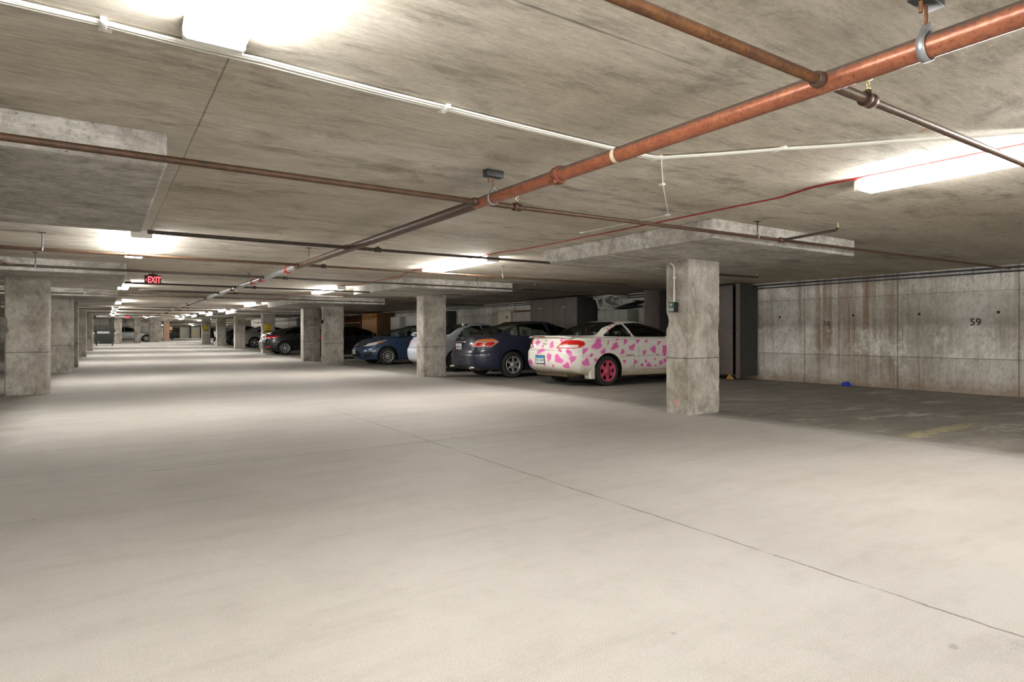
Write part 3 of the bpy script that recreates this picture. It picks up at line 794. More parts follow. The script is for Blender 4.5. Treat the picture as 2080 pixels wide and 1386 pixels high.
def plate(c, car, yy, zz, w=.305, hh=.152, text='', front=False, blue=True):
    d = -1 if front else 1
    q = rear_hit(c, yy, zz, d); xx = q.x - d * .012
    m = MB(); m.bbox(min(xx, xx + d * .012), max(xx, xx + d * .012), yy - w / 2 - .014, yy + w / 2 + .014, zz - hh / 2 - .014, zz + hh / 2 + .014, .004)
    p = m.build('license_plate', 'dark', car)
    m = MB(); x1 = xx - d * .003
    m.box(min(x1, x1 + d * .003), max(x1, x1 + d * .003), yy - w / 2, yy + w / 2, zz - hh / 2, zz + hh / 2)
    m.build('plate_face', 'plate_white', p)
    if blue:
        m = MB(); x2 = x1 - d * .002
        m.box(min(x2, x2 + d * .002), max(x2, x2 + d * .002), yy - w / 2, yy + w / 2, zz + hh * .16, zz + hh / 2); m.build('plate_band', 'plate_blue', p)
    R = (0, -1, 0) if d > 0 else (0, 1, 0)
    text_mesh('plate_lettering', text, hh * .5, (x1 - d * .003, yy, zz - hh * .12), R, (0, 0, 1), 'ink', p, .001, spacing=1.05)
    return p

# ------------------------------------------------------------------ the parked cars
SPOT_SIDE = [(0.67,.90,.10,.13),(1.17,.85,.09,.074),(1.44,.95,.06,.043),(1.69,.83,.09,.06),(1.82,.96,.05,.04),(2.09,.95,.06,.035),(2.5,.92,.05,.043),(2.36,.77,.09,.068),(2.76,.76,.10,.118),(.88,.75,.06,.062),(1.43,.73,.06,.047),(.95,.93,.02,.037),(1.19,1.0,.04,.015),(2.09,.71,.055,.052),(2.54,.65,.025,.025),(1.53,.52,.04,.035),(1.86,.5,.05,.05),(2.18,.51,.04,.035),(2.28,.42,.07,.05),(2.06,.43,.04,.037),(2.66,.46,.06,.05),(2.47,.55,.04,.014),(2.48,.4,.04,.019),(2.81,.52,.08,.037),(.72,.57,.05,.04),(.6,.67,.04,.035),(.86,1.1,.04,.035),(.40,.77,.06,.062),(.47,.53,.09,.074),(3.2,.85,.08,.07),(3.5,.7,.06,.09),(3.9,.85,.08,.05),(4.3,.75,.06,.06),
             (1.27,1.21,.022,.037),(1.38,1.29,.022,.014),(1.53,1.345,.04,.02)]
SPOT_REAR = [(.31,.92,.07,.068),(.08,.85,.04,.024),(-.23,.88,.06,.074),(-.49,.98,.05,.031),(.10,.74,.12,.043),(-.23,.63,.08,.08),(-.52,.59,.12,.074),(.74,.56,.08,.086),(.49,.48,.10,.068),(-.04,.45,.04,.031),(-.33,.44,.05,.025),(-.54,.77,.07,.018),(-.84,.60,.07,.074),(-.70,.46,.08,.049),(-.76,.73,.09,.043)]
SPOT_ROOF = [(1.74,-.42,.05,.05),(2.09,-.40,.05,.05),(2.41,-.35,.08,.06),(1.5,.2,.07,.05),(2.0,.1,.08,.06),(2.6,.2,.08,.06)]

def pink_car():
    c = dict(L=4.72, W=1.80, H=1.435, xr=1.10, xf=3.74, r=.325, rimr=.222, loc=(7.92, 10.73, 0), paint='cow',
             label='white two-door coupe with pink cow spots and pink wheels behind the near pillar',
             deck=1.05, belt=1.03, hood=.74, bl=.76, bt=1.48, wt=2.52, cowl=3.46, bumpb=.37, bumpz=.80, tail_slope=.10, nu=760, res=.015, nr=5.6, arch=.06,
             rim=(6, .085, .085, 0, .085, .004), rimmat='pinkrim', muffler=-.35, mudflap=True, handles=[(2.12, .855)], handlemat='cowplain', seatmat='seat', seats=(1.45, 2.30),
             windows=[[(1.12, 1.088), (1.87, 1.075), (1.70, 1.315), (1.56, 1.30), (1.36, 1.225)], [(1.99, 1.075), (3.20, 1.075), (2.84, 1.235), (2.54, 1.325), (2.16, 1.355), (1.80, 1.335)]], wround=.02,
             tail=[([(.40, .815), (.49, .90), (.58, .985), (.86, .985), (.97, .965), (1.05, .915), (1.03, .87), (.97, .835), (.84, .815)], 'lens_red', 'tail_light'),
                   ([(.45, .828), (.505, .89), (.90, .89), (.90, .828)], 'lens_white', 'light_lens')],
             head=[([(.45, .64), (.48, .73), (.86, .77), (1.05, .72), (.9, .64)], 'lens_white', 'headlight'), ([(0, .52), (0, .62), (.36, .62), (.36, .52)], 'dark', 'grille')],
             seams=[[(1.99, 1.05), (1.99, .62), (1.965, .40), (2.02, .33), (3.1, .33), (3.22, .5), (3.24, 1.02)], [(.44, .80), (.42, .40)], [(.33, .66), (.64, .66)], [(1.44, .63), (1.99, .63), (3.1, .64)], [(1.85, .62), (1.84, .24)], [(.45, .955), (1.2, .985), (1.99, .99)]],
             spots=(SPOT_SIDE, SPOT_REAR, SPOT_ROOF))
    car = make_car(c); h = c['h']
    # boot-lid spoiler with its brake lamp slot
    n = 30; pr = [(-.02, 1.055), (.0, 1.075), (.08, 1.085), (.20, 1.072), (.20, 1.055), (.05, 1.045)]
    m = MB(); vs = []
    for j in range(n + 1):
        t = -1 + 2 * j / n; yy = t * .71; dr = .03 * abs(t) ** 6; dx = .14 * abs(t) ** 4
        vs += [(a + .065 + dx * .6, yy, b - dr) for a, b in pr]
    k = len(pr)
    m.add(vs, [(j * k + i, j * k + (i + 1) % k, (j + 1) * k + (i + 1) % k, (j + 1) * k + i) for j in range(n) for i in range(k)] + [tuple(range(k)), tuple(range(n * k, n * k + k))[::-1]], 0, True)
    sp = m.build('spoiler', 'cowplain', car)
    m = MB(); m.box(.028, .04, -.02, .42, 1.052, 1.068); tag(m.build('brake_light', 'lens_dred', sp), 'dark red brake light slot')
    plate(c, car, .09, .565, .305, .155, '8D2 AAP')
    m = MB(); m.lathe([(.028, 0), (.036, 0), (.036, .006), (.028, .006)], (rear_hit(c, 0, .955).x - .004, 0, .955), (1, 0, 0), (0, 0, 1), 24, 0, True); m.build('emblem', 'chrome', car)
    text_mesh('badge', 'Solara', .062, (rear_hit(c, .02, .905).x - .004, .02, .90), (0, -1, 0), (0, 0, 1), 'ink_grey', car, .002, shear=.3)
    text_mesh('badge', 'SLE', .032, (rear_hit(c, .52, .955).x - .004, .55, .97), (0, -1, 0), (0, 0, 1), 'ink_grey', car, .002)
    q = c['hit'](1.72, .655, -1)[0]
    text_mesh('badge', 'SOLARA V6', .045, (1.72, q.y - .004, .655), (1, 0, 0), (0, 0, 1), 'lens_dred', car, .002)
    # little white toys on the parcel shelf behind the back window
    m = MB(); m.box(.95, 1.40, -.62, .62, 1.00, 1.03); m.build('parcel_shelf', 'lining', car)
    return car
def figurines():
    for k, (x, y, s, lab) in enumerate(((9.08, 10.95, .9, 'white plush toy under the back window of the spotted coupe'), (9.2, 10.46, .5, 'small white cap under the back window of the spotted coupe'))):
        m = MB()
        for a, b, z, r in ((0, 0, .05, .05), (0, 0, .115, .032), (.01, .03, .03, .03), (.01, -.03, .03, .03), (0, .018, .15, .014), (0, -.018, .15, .014)) if k == 0 else ((0, 0, .052, .05), (0, .06, .028, .025)):
            bm = bmesh.new(); bmesh.ops.create_uvsphere(bm, u_segments=14, v_segments=8, radius=r * s)
            for v in bm.verts: v.co += Vector((a * s, b * s, z * s))
            m.bm(bm, 0, True)
        o = m.build('plush_toy' if k == 0 else 'cap', 'white_pvc'); o.location = (x, y, 1.031); tag(o, lab, 'toy' if k == 0 else 'cap')

def navy_car():
    c = dict(L=4.82, W=1.80, H=1.475, xr=1.07, xf=3.85, r=.335, rimr=.215, loc=(7.60, 13.86, 0), paint='navy',
             label='dark navy sedan parked right of the second pillar with tail towards the lane',
             deck=1.06, belt=1.01, hood=.76, bl=.55, bt=1.50, wt=2.65, cowl=3.62, bumpb=.27, bumpz=.66, tail_slope=.12, nu=520, res=.022, nr=5.0,
             rim=(6, .075, .05, 0, .06, .012), rimmat='alloy', exhaust=[-.52, .52], handles=[(2.05, .90)], handlemat='chrome', seatmat='seat', seats=(1.5, 2.5),
             windows=[[(1.00, 1.165), (1.12, 1.10), (1.42, 1.092), (1.40, 1.33), (1.24, 1.285)], [(1.46, 1.092), (2.28, 1.08), (2.16, 1.385), (1.80, 1.39), (1.44, 1.345)], [(2.40, 1.08), (3.30, 1.07), (2.86, 1.315), (2.66, 1.375), (2.28, 1.39)]], wround=.02,
             tail=[([(.42, .79), (.52, .925), (.62, .985), (.95, 1.00), (1.16, .925), (1.00, .79)], 'lens_pink', 'tail_light'),
                   ([(.56, .94), (.64, .98), (.98, .99), (1.06, .962), (.86, .93)], 'lens_amber', 'light_lens'), ([(.82, .83), (.84, .90), (1.0, .92), (1.07, .88), (.98, .82)], 'lens_red', 'light_lens'),
                   ([(.56, .82), (.60, .89), (.74, .90), (.76, .82)], 'lens_red', 'light_lens')],
             head=[([(.45, .62), (.48, .74), (.86, .80), (1.15, .80), (.9, .64)], 'lens_white', 'headlight'), ([(0, .50), (0, .70), (.34, .70), (.34, .50)], 'dark', 'grille')],
             seams=[[(2.34, 1.06), (2.34, .32), (3.3, .32), (3.42, 1.05)], [(1.30, 1.05), (1.42, .85), (1.52, .60), (1.56, .34), (2.34, .32)], [(.30, .78), (.34, .28)]])
    car = make_car(c)
    plate(c, car, -.0 + .18, .80, .30, .150, 'BZ8-24', blue=False)
    xx = rear_hit(c, .18, .915).x
    m = MB(); m.bbox(xx - .018, xx + .02, .18 - .30, .18 + .30, .895, .93, .01); tag(m.build('boot_trim', 'chrome', car), 'chrome bar above the plate')
    xx = rear_hit(c, .12, 1.0).x
    m = MB(); m.lathe([(.042, 0), (.054, 0), (.054, .01), (.042, .01)], (xx - .006, .12, .995), (1, 0, .25), (0, 0, 1), 28, 0, True); m.box(xx - .008, xx + .004, .06, .18, .985, 1.005); m.build('emblem', 'chrome', car)
    text_mesh('badge', 'ALTIMA', .038, (rear_hit(c, -.24, .89).x - .004, -.27, .885), (0, -1, 0), (0, 0, 1), 'chrome', car, .003)
    text_mesh('badge', '2.5 S', .038, (rear_hit(c, .58, .89).x - .004, .58, .885), (0, -1, 0), (0, 0, 1), 'chrome', car, .003)
    m = MB(); pts = [rear_hit(c, t, .70) - Vector((.003, 0, 0)) for t in np.linspace(-.45, .62, 14)]; m.tube(pts, .005, 6); tag(m.build('boot_seam', 'chrome', car), 'bright seam along the lower edge of the boot lid')
    return car

def silver_car():
    c = dict(L=4.62, W=1.74, H=1.46, xr=1.05, xf=3.68, r=.32, rimr=.20, loc=(7.70, 16.95, 0), paint='silver',
             label='pale silver sedan partly hidden behind the second pillar',
             deck=1.06, belt=.98, hood=.74, bl=.75, bt=1.50, wt=2.50, cowl=3.35, bumpb=.32, bumpz=.73, tail_slope=.17, nu=420, res=.027, nr=4.6, arch=.05,
             rim=(5, .09, .06, 0, .06, .008), rimmat='alloy', glass='glass_dark', handles=[(1.98, .86), (2.8, .86)], seats=(1.5, 2.45),
             windows=[[(1.17, 1.06), (2.02, 1.04), (1.93, 1.345), (1.66, 1.335), (1.42, 1.265)], [(2.12, 1.04), (3.05, 1.03), (2.66, 1.28), (2.46, 1.34), (2.03, 1.355)]],
             tail=[([(.45, .78), (.47, .93), (.98, .96), (1.05, .80)], 'lens_red', 'tail_light')],
             seams=[[(2.07, 1.02), (2.07, .35), (3.0, .33), (3.1, 1.0)], [(1.22, 1.02), (1.35, .8), (1.45, .36), (2.07, .34)], [(.33, .72), (.62, .72)], [(.35, .72), (.36, .34)]])
    car = make_car(c)
    m = MB(); n = 24; vs = []; pr = [(-.05, 1.135), (.0, 1.165), (.10, 1.16), (.16, 1.135), (.02, 1.115)]
    for j in range(n + 1):
        t = -1 + 2 * j / n; dr = .07 * abs(t) ** 4
        vs += [(a + .22 + .08 * abs(t) ** 4, t * .70, b - dr + .012) for a, b in pr]
    k = len(pr)
    m.add(vs, [(j * k + i, j * k + (i + 1) % k, (j + 1) * k + (i + 1) % k, (j + 1) * k + i) for j in range(n) for i in range(k)] + [tuple(range(k)), tuple(range(n * k, n * k + k))[::-1]], 0, True)
    for s in (-.5, .5): m.box(.24, .32, s - .03, s + .03, 1.05, 1.14)
    m.build('spoiler', 'silver', car)
    m = MB(); m.bbox(1.46, 1.54, -.42, -.36, H_at(c, 1.5, -.39) - .01, H_at(c, 1.5, -.39) + .06, .015); m.build('roof_aerial', 'white_pvc', car)
    return car
def H_at(c, x, y):
    q = c['bv'].ray_cast(Vector((x, y, 3)), Vector((0, 0, -1))); return q[0].z

def blue_car():
    c = dict(L=4.64, W=1.78, H=1.46, xr=1.0, xf=3.70, r=.318, rimr=.205, loc=(12.24, 21.78, 0), rz=PI, paint='blue',
             label='slate blue sedan facing the lane with its headlight towards us',
             deck=1.06, belt=1.00, hood=.80, bl=.55, bt=1.35, wt=2.55, cowl=3.75, cowlz=1.03, bumpb=.32, bumpz=.70, nu=520, res=.022, nf=3.6, arch=.05,
             rim=(10, .030, .040, 0, .05, .004), rimmat='alloy', glass='glass_dark', handles=[(2.15, .92), (3.0, .92)], seatmat='seat_dark',
             windows=[[(1.30, 1.07), (2.15, 1.06), (2.10, 1.35), (1.72, 1.34)], [(2.27, 1.06), (3.32, 1.06), (2.80, 1.29), (2.60, 1.34), (2.20, 1.36)]],
             tail=[([(.45, .80), (.47, .93), (.98, .96), (1.05, .82)], 'lens_red', 'tail_light')],
             head=[([(.36, .70), (.46, .735), (.80, .815), (1.10, .90), (1.20, .90), (1.12, .82), (.88, .72), (.62, .675)], 'lens_white', 'headlight'),
                   ([(.90, .77), (1.04, .86), (1.18, .895), (1.12, .83), (1.0, .765)], 'lens_amber', 'light_lens'), ([(.40, .708), (.5, .742), (.58, .758), (.56, .69)], 'dark', 'light_lens'),
                   ([(0, .30), (0, .50), (.33, .50), (.46, .42), (.40, .30)], 'dark', 'grille'), ([(.56, .30), (.62, .46), (.84, .50), (.92, .45), (.80, .30)], 'dark', 'air_intake'), ([(0, .625), (0, .665), (.34, .69), (.34, .665)], 'dark', 'air_intake')],
             seams=[[(2.21, 1.03), (2.21, .33), (3.05, .32), (3.20, .6), (3.24, 1.0)], [(4.15, .60), (4.30, .58)]])
    car = make_car(c)
    plate(c, car, -.03, .47, .30, .15, '482 KTM', front=True, blue=False)
    xx = rear_hit(c, 0, .705, -1).x
    m = MB(); m.lathe([(.045, 0), (.06, 0), (.06, .012), (.045, .012)], (xx - .004, 0, .70), (1, 0, .3), (0, 0, 1), 24, 0, True); m.box(xx - .004, xx + .01, -.05, .05, .695, .71); m.build('emblem', 'chrome', car)
    return car

def black_sedan():
    c = dict(L=4.40, W=1.80, H=1.46, xr=1.0, xf=3.55, r=.325, rimr=.21, loc=(7.30, 26.95, floor_z(26)), paint='black',
             label='black sedan behind the slate blue one with only its flank and windscreen in view',
             deck=1.03, belt=.98, hood=.78, bl=.45, bt=1.2, wt=2.1, cowl=3.10, nu=300, res=.04,
             rim=(7, .05, .05, 0, .06, .006), rimmat='alloy', glass='glass_black', seatmat='seat_dark',
             windows=[[(1.05, 1.05), (1.75, 1.03), (1.70, 1.345), (1.35, 1.32)], [(1.85, 1.03), (2.72, 1.02), (2.32, 1.27), (2.12, 1.335), (1.78, 1.355)]],
             tail=[([(.45, .78), (.47, .93), (.98, .96), (1.05, .80)], 'lens_red', 'tail_light')], seams=[[(2.07, 1.0), (2.07, .35)]])
    return make_car(c)
def black_hatch():
    c = dict(L=4.57, W=1.80, H=1.44, xr=1.0, xf=3.70, r=.32, rimr=.215, loc=(6.46, 32.3, floor_z(32)), paint='black',
             label='black sedan left of the stencilled pillar with red tail light and dented bumper',
             deck=1.06, belt=.99, hood=.76, bl=.40, bt=1.5, wt=2.45, cowl=3.50, bumpb=.27, bumpz=.70, nu=420, res=.028, nr=4.2,
             rim=(10, .028, .045, .22, .05, .004), rimmat='alloy', glass='glass_black', seatmat='seat_dark', exhaust=[],
             windows=[[(1.05, 1.09), (1.98, 1.055), (1.92, 1.335), (1.55, 1.305)], [(2.08, 1.055), (3.1, 1.04), (2.66, 1.27), (2.42, 1.325), (2.02, 1.345)]],
             tail=[([(.40, .80), (.45, .92), (.95, .93), (1.28, .93), (1.10, .86), (.90, .79)], 'lens_red', 'tail_light'), ([(.46, .80), (.50, .845), (.80, .845), (.78, .80)], 'lens_white', 'light_lens'), ([(.62, .36), (.62, .42), (.92, .43), (.92, .37)], 'lens_red', 'rear_reflector')],
             seams=[[(2.03, 1.03), (2.03, .35), (3.0, .33)], [(.32, .70), (.62, .70)]])
    car = make_car(c)
    rng = random.Random(4)
    m = MB()
    for _ in range(26):
        yy = -.80 + rng.random() * .55; zz = .42 + rng.random() * .5
        q = rear_hit(c, yy, zz)
        if q and q.x < .5: 
            s = .012 + rng.random() * .022
            m.obox(q - Vector((.004, 0, 0)), (.004, 0, 0), (0, s * 1.5, s * .5), (0, -s * .3, s))  # bright flecks imitate mottled reflections on the torn bumper
    tag(m.build('bumper_glints', 'chrome', car), 'silvery flecks standing in for reflections on the rear bumper')
    return car
def grey_silver_car():
    c = dict(L=4.9, W=1.86, H=1.48, xr=1.08, xf=4.0, r=.34, rimr=.235, loc=(7.35, 44.7, floor_z(44)), paint='silver2',
             label='grey silver sedan behind the yellow signed pillar showing its rear wheel',
             deck=1.08, belt=1.02, hood=.78, bl=.55, bt=1.5, wt=2.6, cowl=3.6, nu=260, res=.045,
             rim=(5, .09, .06, 0, .07, .006), rimmat='alloy', glass='glass_black', seatmat='seat_dark',
             windows=[[(1.3, 1.10), (2.1, 1.08), (2.0, 1.36), (1.6, 1.33)], [(2.2, 1.08), (3.2, 1.07), (2.8, 1.29), (2.5, 1.35), (2.1, 1.37)]],
             tail=[([(.45, .84), (.47, .97), (.98, .98), (1.05, .86)], 'lens_red', 'tail_light')])
    return make_car(c)
def far_black_car():
    c = dict(L=4.7, W=1.82, H=1.46, xr=1.05, xf=3.80, r=.325, rimr=.21, loc=(7.25, 51.3, floor_z(51)), paint='black2',
             label='black car with dark red tail light between the two farther pillars on the right',
             deck=1.04, belt=.99, hood=.76, bl=.5, bt=1.5, wt=2.5, cowl=3.5, nu=240, res=.05,
             rim=(5, .09, .06, 0, .07, .006), rimmat='alloy', glass='glass_black', seatmat='seat_dark',
             windows=[[(1.25, 1.05), (2.02, 1.03), (1.95, 1.345), (1.55, 1.32)], [(2.12, 1.03), (3.02, 1.02), (2.62, 1.27), (2.42, 1.335), (2.05, 1.355)]],
             tail=[([(.45, .78), (.47, .93), (.98, .96), (1.05, .80)], 'lens_dred', 'tail_light')])
    return make_car(c)
def far_white_car():
    c = dict(L=4.8, W=1.80, H=1.46, xr=1.05, xf=3.80, r=.33, rimr=.22, loc=(-.39, 69.0, .35), rz=0, paint='silver2',
             label='silver car parked across the far end between the pale pillars',
             deck=1.04, belt=.99, hood=.76, bl=.5, bt=1.5, wt=2.5, cowl=3.5, nu=240, res=.05,
             rim=(6, .07, .06, 0, .07, .006), rimmat='alloy', glass='glass_black', seatmat='seat_dark',
             windows=[[(1.25, 1.05), (2.02, 1.03), (1.95, 1.345), (1.55, 1.32)], [(2.12, 1.03), (3.02, 1.02), (2.62, 1.27), (2.42, 1.335), (2.05, 1.355)]],
             head=[([(.45, .62), (.48, .74), (.86, .80), (1.15, .80), (.9, .64)], 'lens_white', 'headlight')])
    return make_car(c)

# ------------------------------------------------------------------ the setting
XL, XR, YB, YF = -7.7, 13.5, -5.5, 128.0
def build_room():
    ys = [YB, 0, 10, 20, 21] + [21 + 4 * i for i in range(1, 11)] + [62.2, 70, 90, YF]
    m = MB(); vs = []
    for y in ys: vs += [(XL - .2, y, floor_z(y)), (32, y, floor_z(y))]
    m.add(vs, [(2 * i, 2 * i + 1, 2 * i + 3, 2 * i + 2) for i in range(len(ys) - 1)])
    tag(m.build('floor', 'floor', fixn=False), kind='structure')
    ys = [YB, 0, 10, 20, 34] + [34 + 3.5 * i for i in range(1, 8)] + [61.7, 70, 90, YF]
    m = MB(); vs = []
    for y in ys: vs += [(XL - .2, y, ceil_z(y)), (32, y, ceil_z(y))]
    m.add(vs, [(2 * i, 2 * i + 2, 2 * i + 3, 2 * i + 1) for i in range(len(ys) - 1)])
    tag(m.build('ceiling', 'ceiling', fixn=False), kind='structure')
    def wall(name, x0, x1, y0, y1, mat='wall', z1=2.8):
        m = MB(); m.box(x0, x1, y0, y1, -.05, z1); return tag(m.build(name, mat), kind='structure')
    wr = wall('wall_right', XR, XR + .25, YB, 72)
    wall('wall_left', XL - .25, XL, YB, 75)
    wall('wall_far_left', XL - .25, 5.2, 75.6, 75.85)
    wall('wall_far', XL, 32, YF, YF + .25)
    wall('wall_far_right', 32, 32.25, 70, YF + .25)
    wall('wall_right_return', XR + .25, 32.25, 71.75, 72)
    wall('wall_far_side', 4.95, 5.2, 75.85, YF)
    # bay numbers stencilled on the retaining wall and the tie holes left by the formwork
    R, U = (0, -1, 0), (0, 0, 1)
    tag(text_mesh('stencil_number', '59', .185, (XR - .002, 4.76, 1.335), R, U, 'ink', wr, .0015, bold=.002), 'black stencilled bay number 59')
    tag(text_mesh('stencil_number', '58', .155, (XR - .002, 7.58, 1.35), R, U, 'ink_faded', wr, .0015), 'faded stencilled bay number 58')
    for (y, z) in ((8.73, 1.52), (7.0, 1.52), (5.71, 1.512), (4.41, 1.512)):
        m = MB(); m.lathe([(.001, -.004), (.020, -.004), (.026, 0), (.026, .004)], (XR - .003, y, z), (1, 0, 0), (0, 1, 0), 16); m.build('tie_hole', 'dark', wr)

def pillar(x0, x1, y0, y1, ztop, cap, label, group, stencil=None, chips=(), seed=0, zb=0.0, mat='pillar'):
    p = empty('concrete_pillar', ((x0 + x1) / 2, (y0 + y1) / 2, zb), 0, label, 'pillar', group)
    p['kind'] = 'thing'
    hx, hy, h = (x1 - x0) / 2, (y1 - y0) / 2, ztop - zb - (0 if cap else .002)
    # outline with nibbled corners, lofted upwards
    nz = 60; m = MB(); rings = []
    ns = 8; c = .018
    for k in range(nz + 1):
        z = h * k / nz; ring = []
        for q, (sx, sy) in enumerate(((-1, -1), (1, -1), (1, 1), (-1, 1))):
            n1 = max(0, noise.noise(Vector((seed + q * 7.3, z * 4.1, 1.7))) - .30) * .05 + max(0, noise.noise(Vector((seed + q * 3.3, z * 19, 4.1))) - .1) * .016
            if z < .12: n1 += (.12 - z) * .12 * (0.5 + noise.noise(Vector((seed + q, z * 30, 9.0))))
            for (cq, cz, cw_, cd) in chips:
                if cq == q: n1 += cd * max(0, 1 - ((z - cz) / cw_) ** 2)
            e = c + max(0, n1)
            a, b = (hx * sx, (hy - e) * sy), ((hx - e) * sx, hy * sy)
            ring += [a, b] if q in (0, 2) else [b, a]
        rings.append([(a, b, z) for a, b in ring])
    n = len(rings[0])
    vs = [v for r in rings for v in r]
    m.add(vs, [(k * n + i, k * n + (i + 1) % n, (k + 1) * n + (i + 1) % n, (k + 1) * n + i) for k in range(nz) for i in range(n)])
    m.build('shaft', mat, p)
    if cap:
        cx0, cx1, cy0, cy1, cz1 = cap; cz1 = min(ceil_z(cy0), ceil_z(cy1)) - .0006
        m = MB(); ox, oy = p.location.x, p.location.y
        bm = bmesh.new(); bmesh.ops.create_cube(bm, size=1)
        for v in bm.verts: v.co = ((cx0 + cx1) / 2 - ox + v.co.x * (cx1 - cx0), (cy0 + cy1) / 2 - oy + v.co.y * (cy1 - cy0), (h + cz1 - zb) / 2 + v.co.z * (cz1 - zb - h))
        bmesh.ops.bevel(bm, geom=[e for e in bm.edges if min(v.co.z for v in e.verts) < h + .01], offset=.022, segments=2, affect='EDGES', profile=.5)
        m.bm(bm); m.build('drop_panel', 'panel', p)
    return p

def build_pillars():
    g1, g2 = 'pillars along the right side of the lane', 'pillars along the left side of the lane'
    P1 = pillar(6.70, 7.35, 5.69, 6.12, 2.15, (5.44, 8.34, 4.30, 7.36, 2.40), 'nearest concrete pillar on the right with a green control box', g1, chips=((3, 1.30, .12, .05),), seed=1)
    m = MB(); m.prism([(-.05, .10), (.0, .08), (.03, .13), (.045, .20), (.01, .19), (-.01, .23), (-.035, .20), (-.03, .14)], lambda a, b, d: (-.325 + d, a * .6 + .02, .08 + b * .55), -.0015, .002); m.build('paint_mark', 'pink_spray', P1)
    pillar(6.93, 7.60, 14.60, 15.03, 2.15, (5.50, 8.36, 12.55, 15.85, 2.40), 'second concrete pillar on the right between the silver and navy sedans', g1, seed=2)
    pillar(6.60, 7.30, 22.06, 22.50, 2.15, (5.40, 8.30, 20.60, 25.55, 2.40), 'concrete pillar left of the slate blue sedan with white conduit', g1, seed=3)
    P4 = pillar(6.60, 7.27, 24.88, 25.30, 2.15, None, 'concrete pillar stencilled 5 MPH beside the black sedan', g1, seed=4, zb=floor_z(25))
    for tx, s in ((-.17, '5'), (.06, 'MPH')): tag(text_mesh('stencil_lettering', s, .135, (tx, -.213, 1.42), (1, 0, 0), (0, 0, 1), 'ink_faded', P4, .001, spacing=1.2), 'faded stencilled speed lettering')
    for i, (y, lab) in enumerate(((33.75, 'concrete pillar with yellow sign behind the black dented sedan'), (41.8, 'bare concrete pillar left of the grey silver sedan'), (49.2, 'stained concrete pillar left of the far black car'))):
        pillar(6.88, 7.50, y, y + .45, ceil_z(y) - .21, (5.4, 8.9, y - 1.5, y + 1.9, ceil_z(y) + .05), lab, g1, seed=5 + i, zb=floor_z(y))
    pillar(6.60, 7.22, 54.9, 55.35, ceil_z(55) - .21, (5.4, 8.9, 53.4, 56.9, ceil_z(55) + .05), 'farthest pillar on the right carrying a small yellow sign', g1, seed=9, zb=floor_z(55))
    # left side
    pillar(-1.49, -.83, 5.7, 6.13, 2.15, (-3.4, .33, 4.36, 7.3, 2.40), 'left pillar beyond the frame whose drop panel faces us behind the second branch pipe', g2, seed=20)
    pillar(-1.49, -.84, 14.34, 14.78, 2.15, (-3.4, .34, 12.72, 16.1, 2.40), 'nearest visible concrete pillar on the left with chipped edge', g2, chips=((0, 1.32, .10, .03), (0, 1.18, .05, .05)), seed=21)
    pillar(-1.36, -.72, 21.85, 22.3, 2.15, (-3.4, .34, 20.4, 25.6, 2.40), 'second concrete pillar on the left half behind the chipped one', g2, seed=22)
    pillar(-1.34, -.68, 24.38, 24.8, 2.15, None, 'third pillar on the left showing only a dark narrow edge', g2, seed=23, zb=floor_z(24.5))
    pillar(-1.26, -.62, 33.0, 33.45, 2.15, (-3.4, .3, 31.5, 35, 2.40), 'fourth pillar on the left, pale, right of the dark narrow edge', g2, seed=24, zb=floor_z(33))
    pillar(-1.12, -.48, 41.6, 42.05, ceil_z(41.6) - .21, (-3.4, .3, 40, 43.4, ceil_z(41.6) + .05), 'fifth pillar on the left right beside the dumpster', g2, seed=25, zb=floor_z(41.6))
    g3 = 'far pillars where the lane narrows'
    for i, (x0, x1, y, lab, mt) in enumerate(((.72, 1.24, 58.6, 'pale far pillar right behind the dumpster', 'pillar'), (2.18, 2.63, 61.4, 'far pillar in front of the silver car door', 'pillar'),
                                              (3.62, 4.5, 67.2, 'wide far pillar right of the silver car wheel', 'pillar'), (5.22, 5.75, 73.3, 'salmon tinted far pillar left of the farthest dumpster', 'salmon'))):
        pillar(x0, x1, y, y + .5, ceil_z(y) - .2, (x0 - 1.2, x1 + .15, y - .8, y + 1.3, ceil_z(y) + .05), lab, g3, seed=30 + i, zb=floor_z(y), mat=mt)

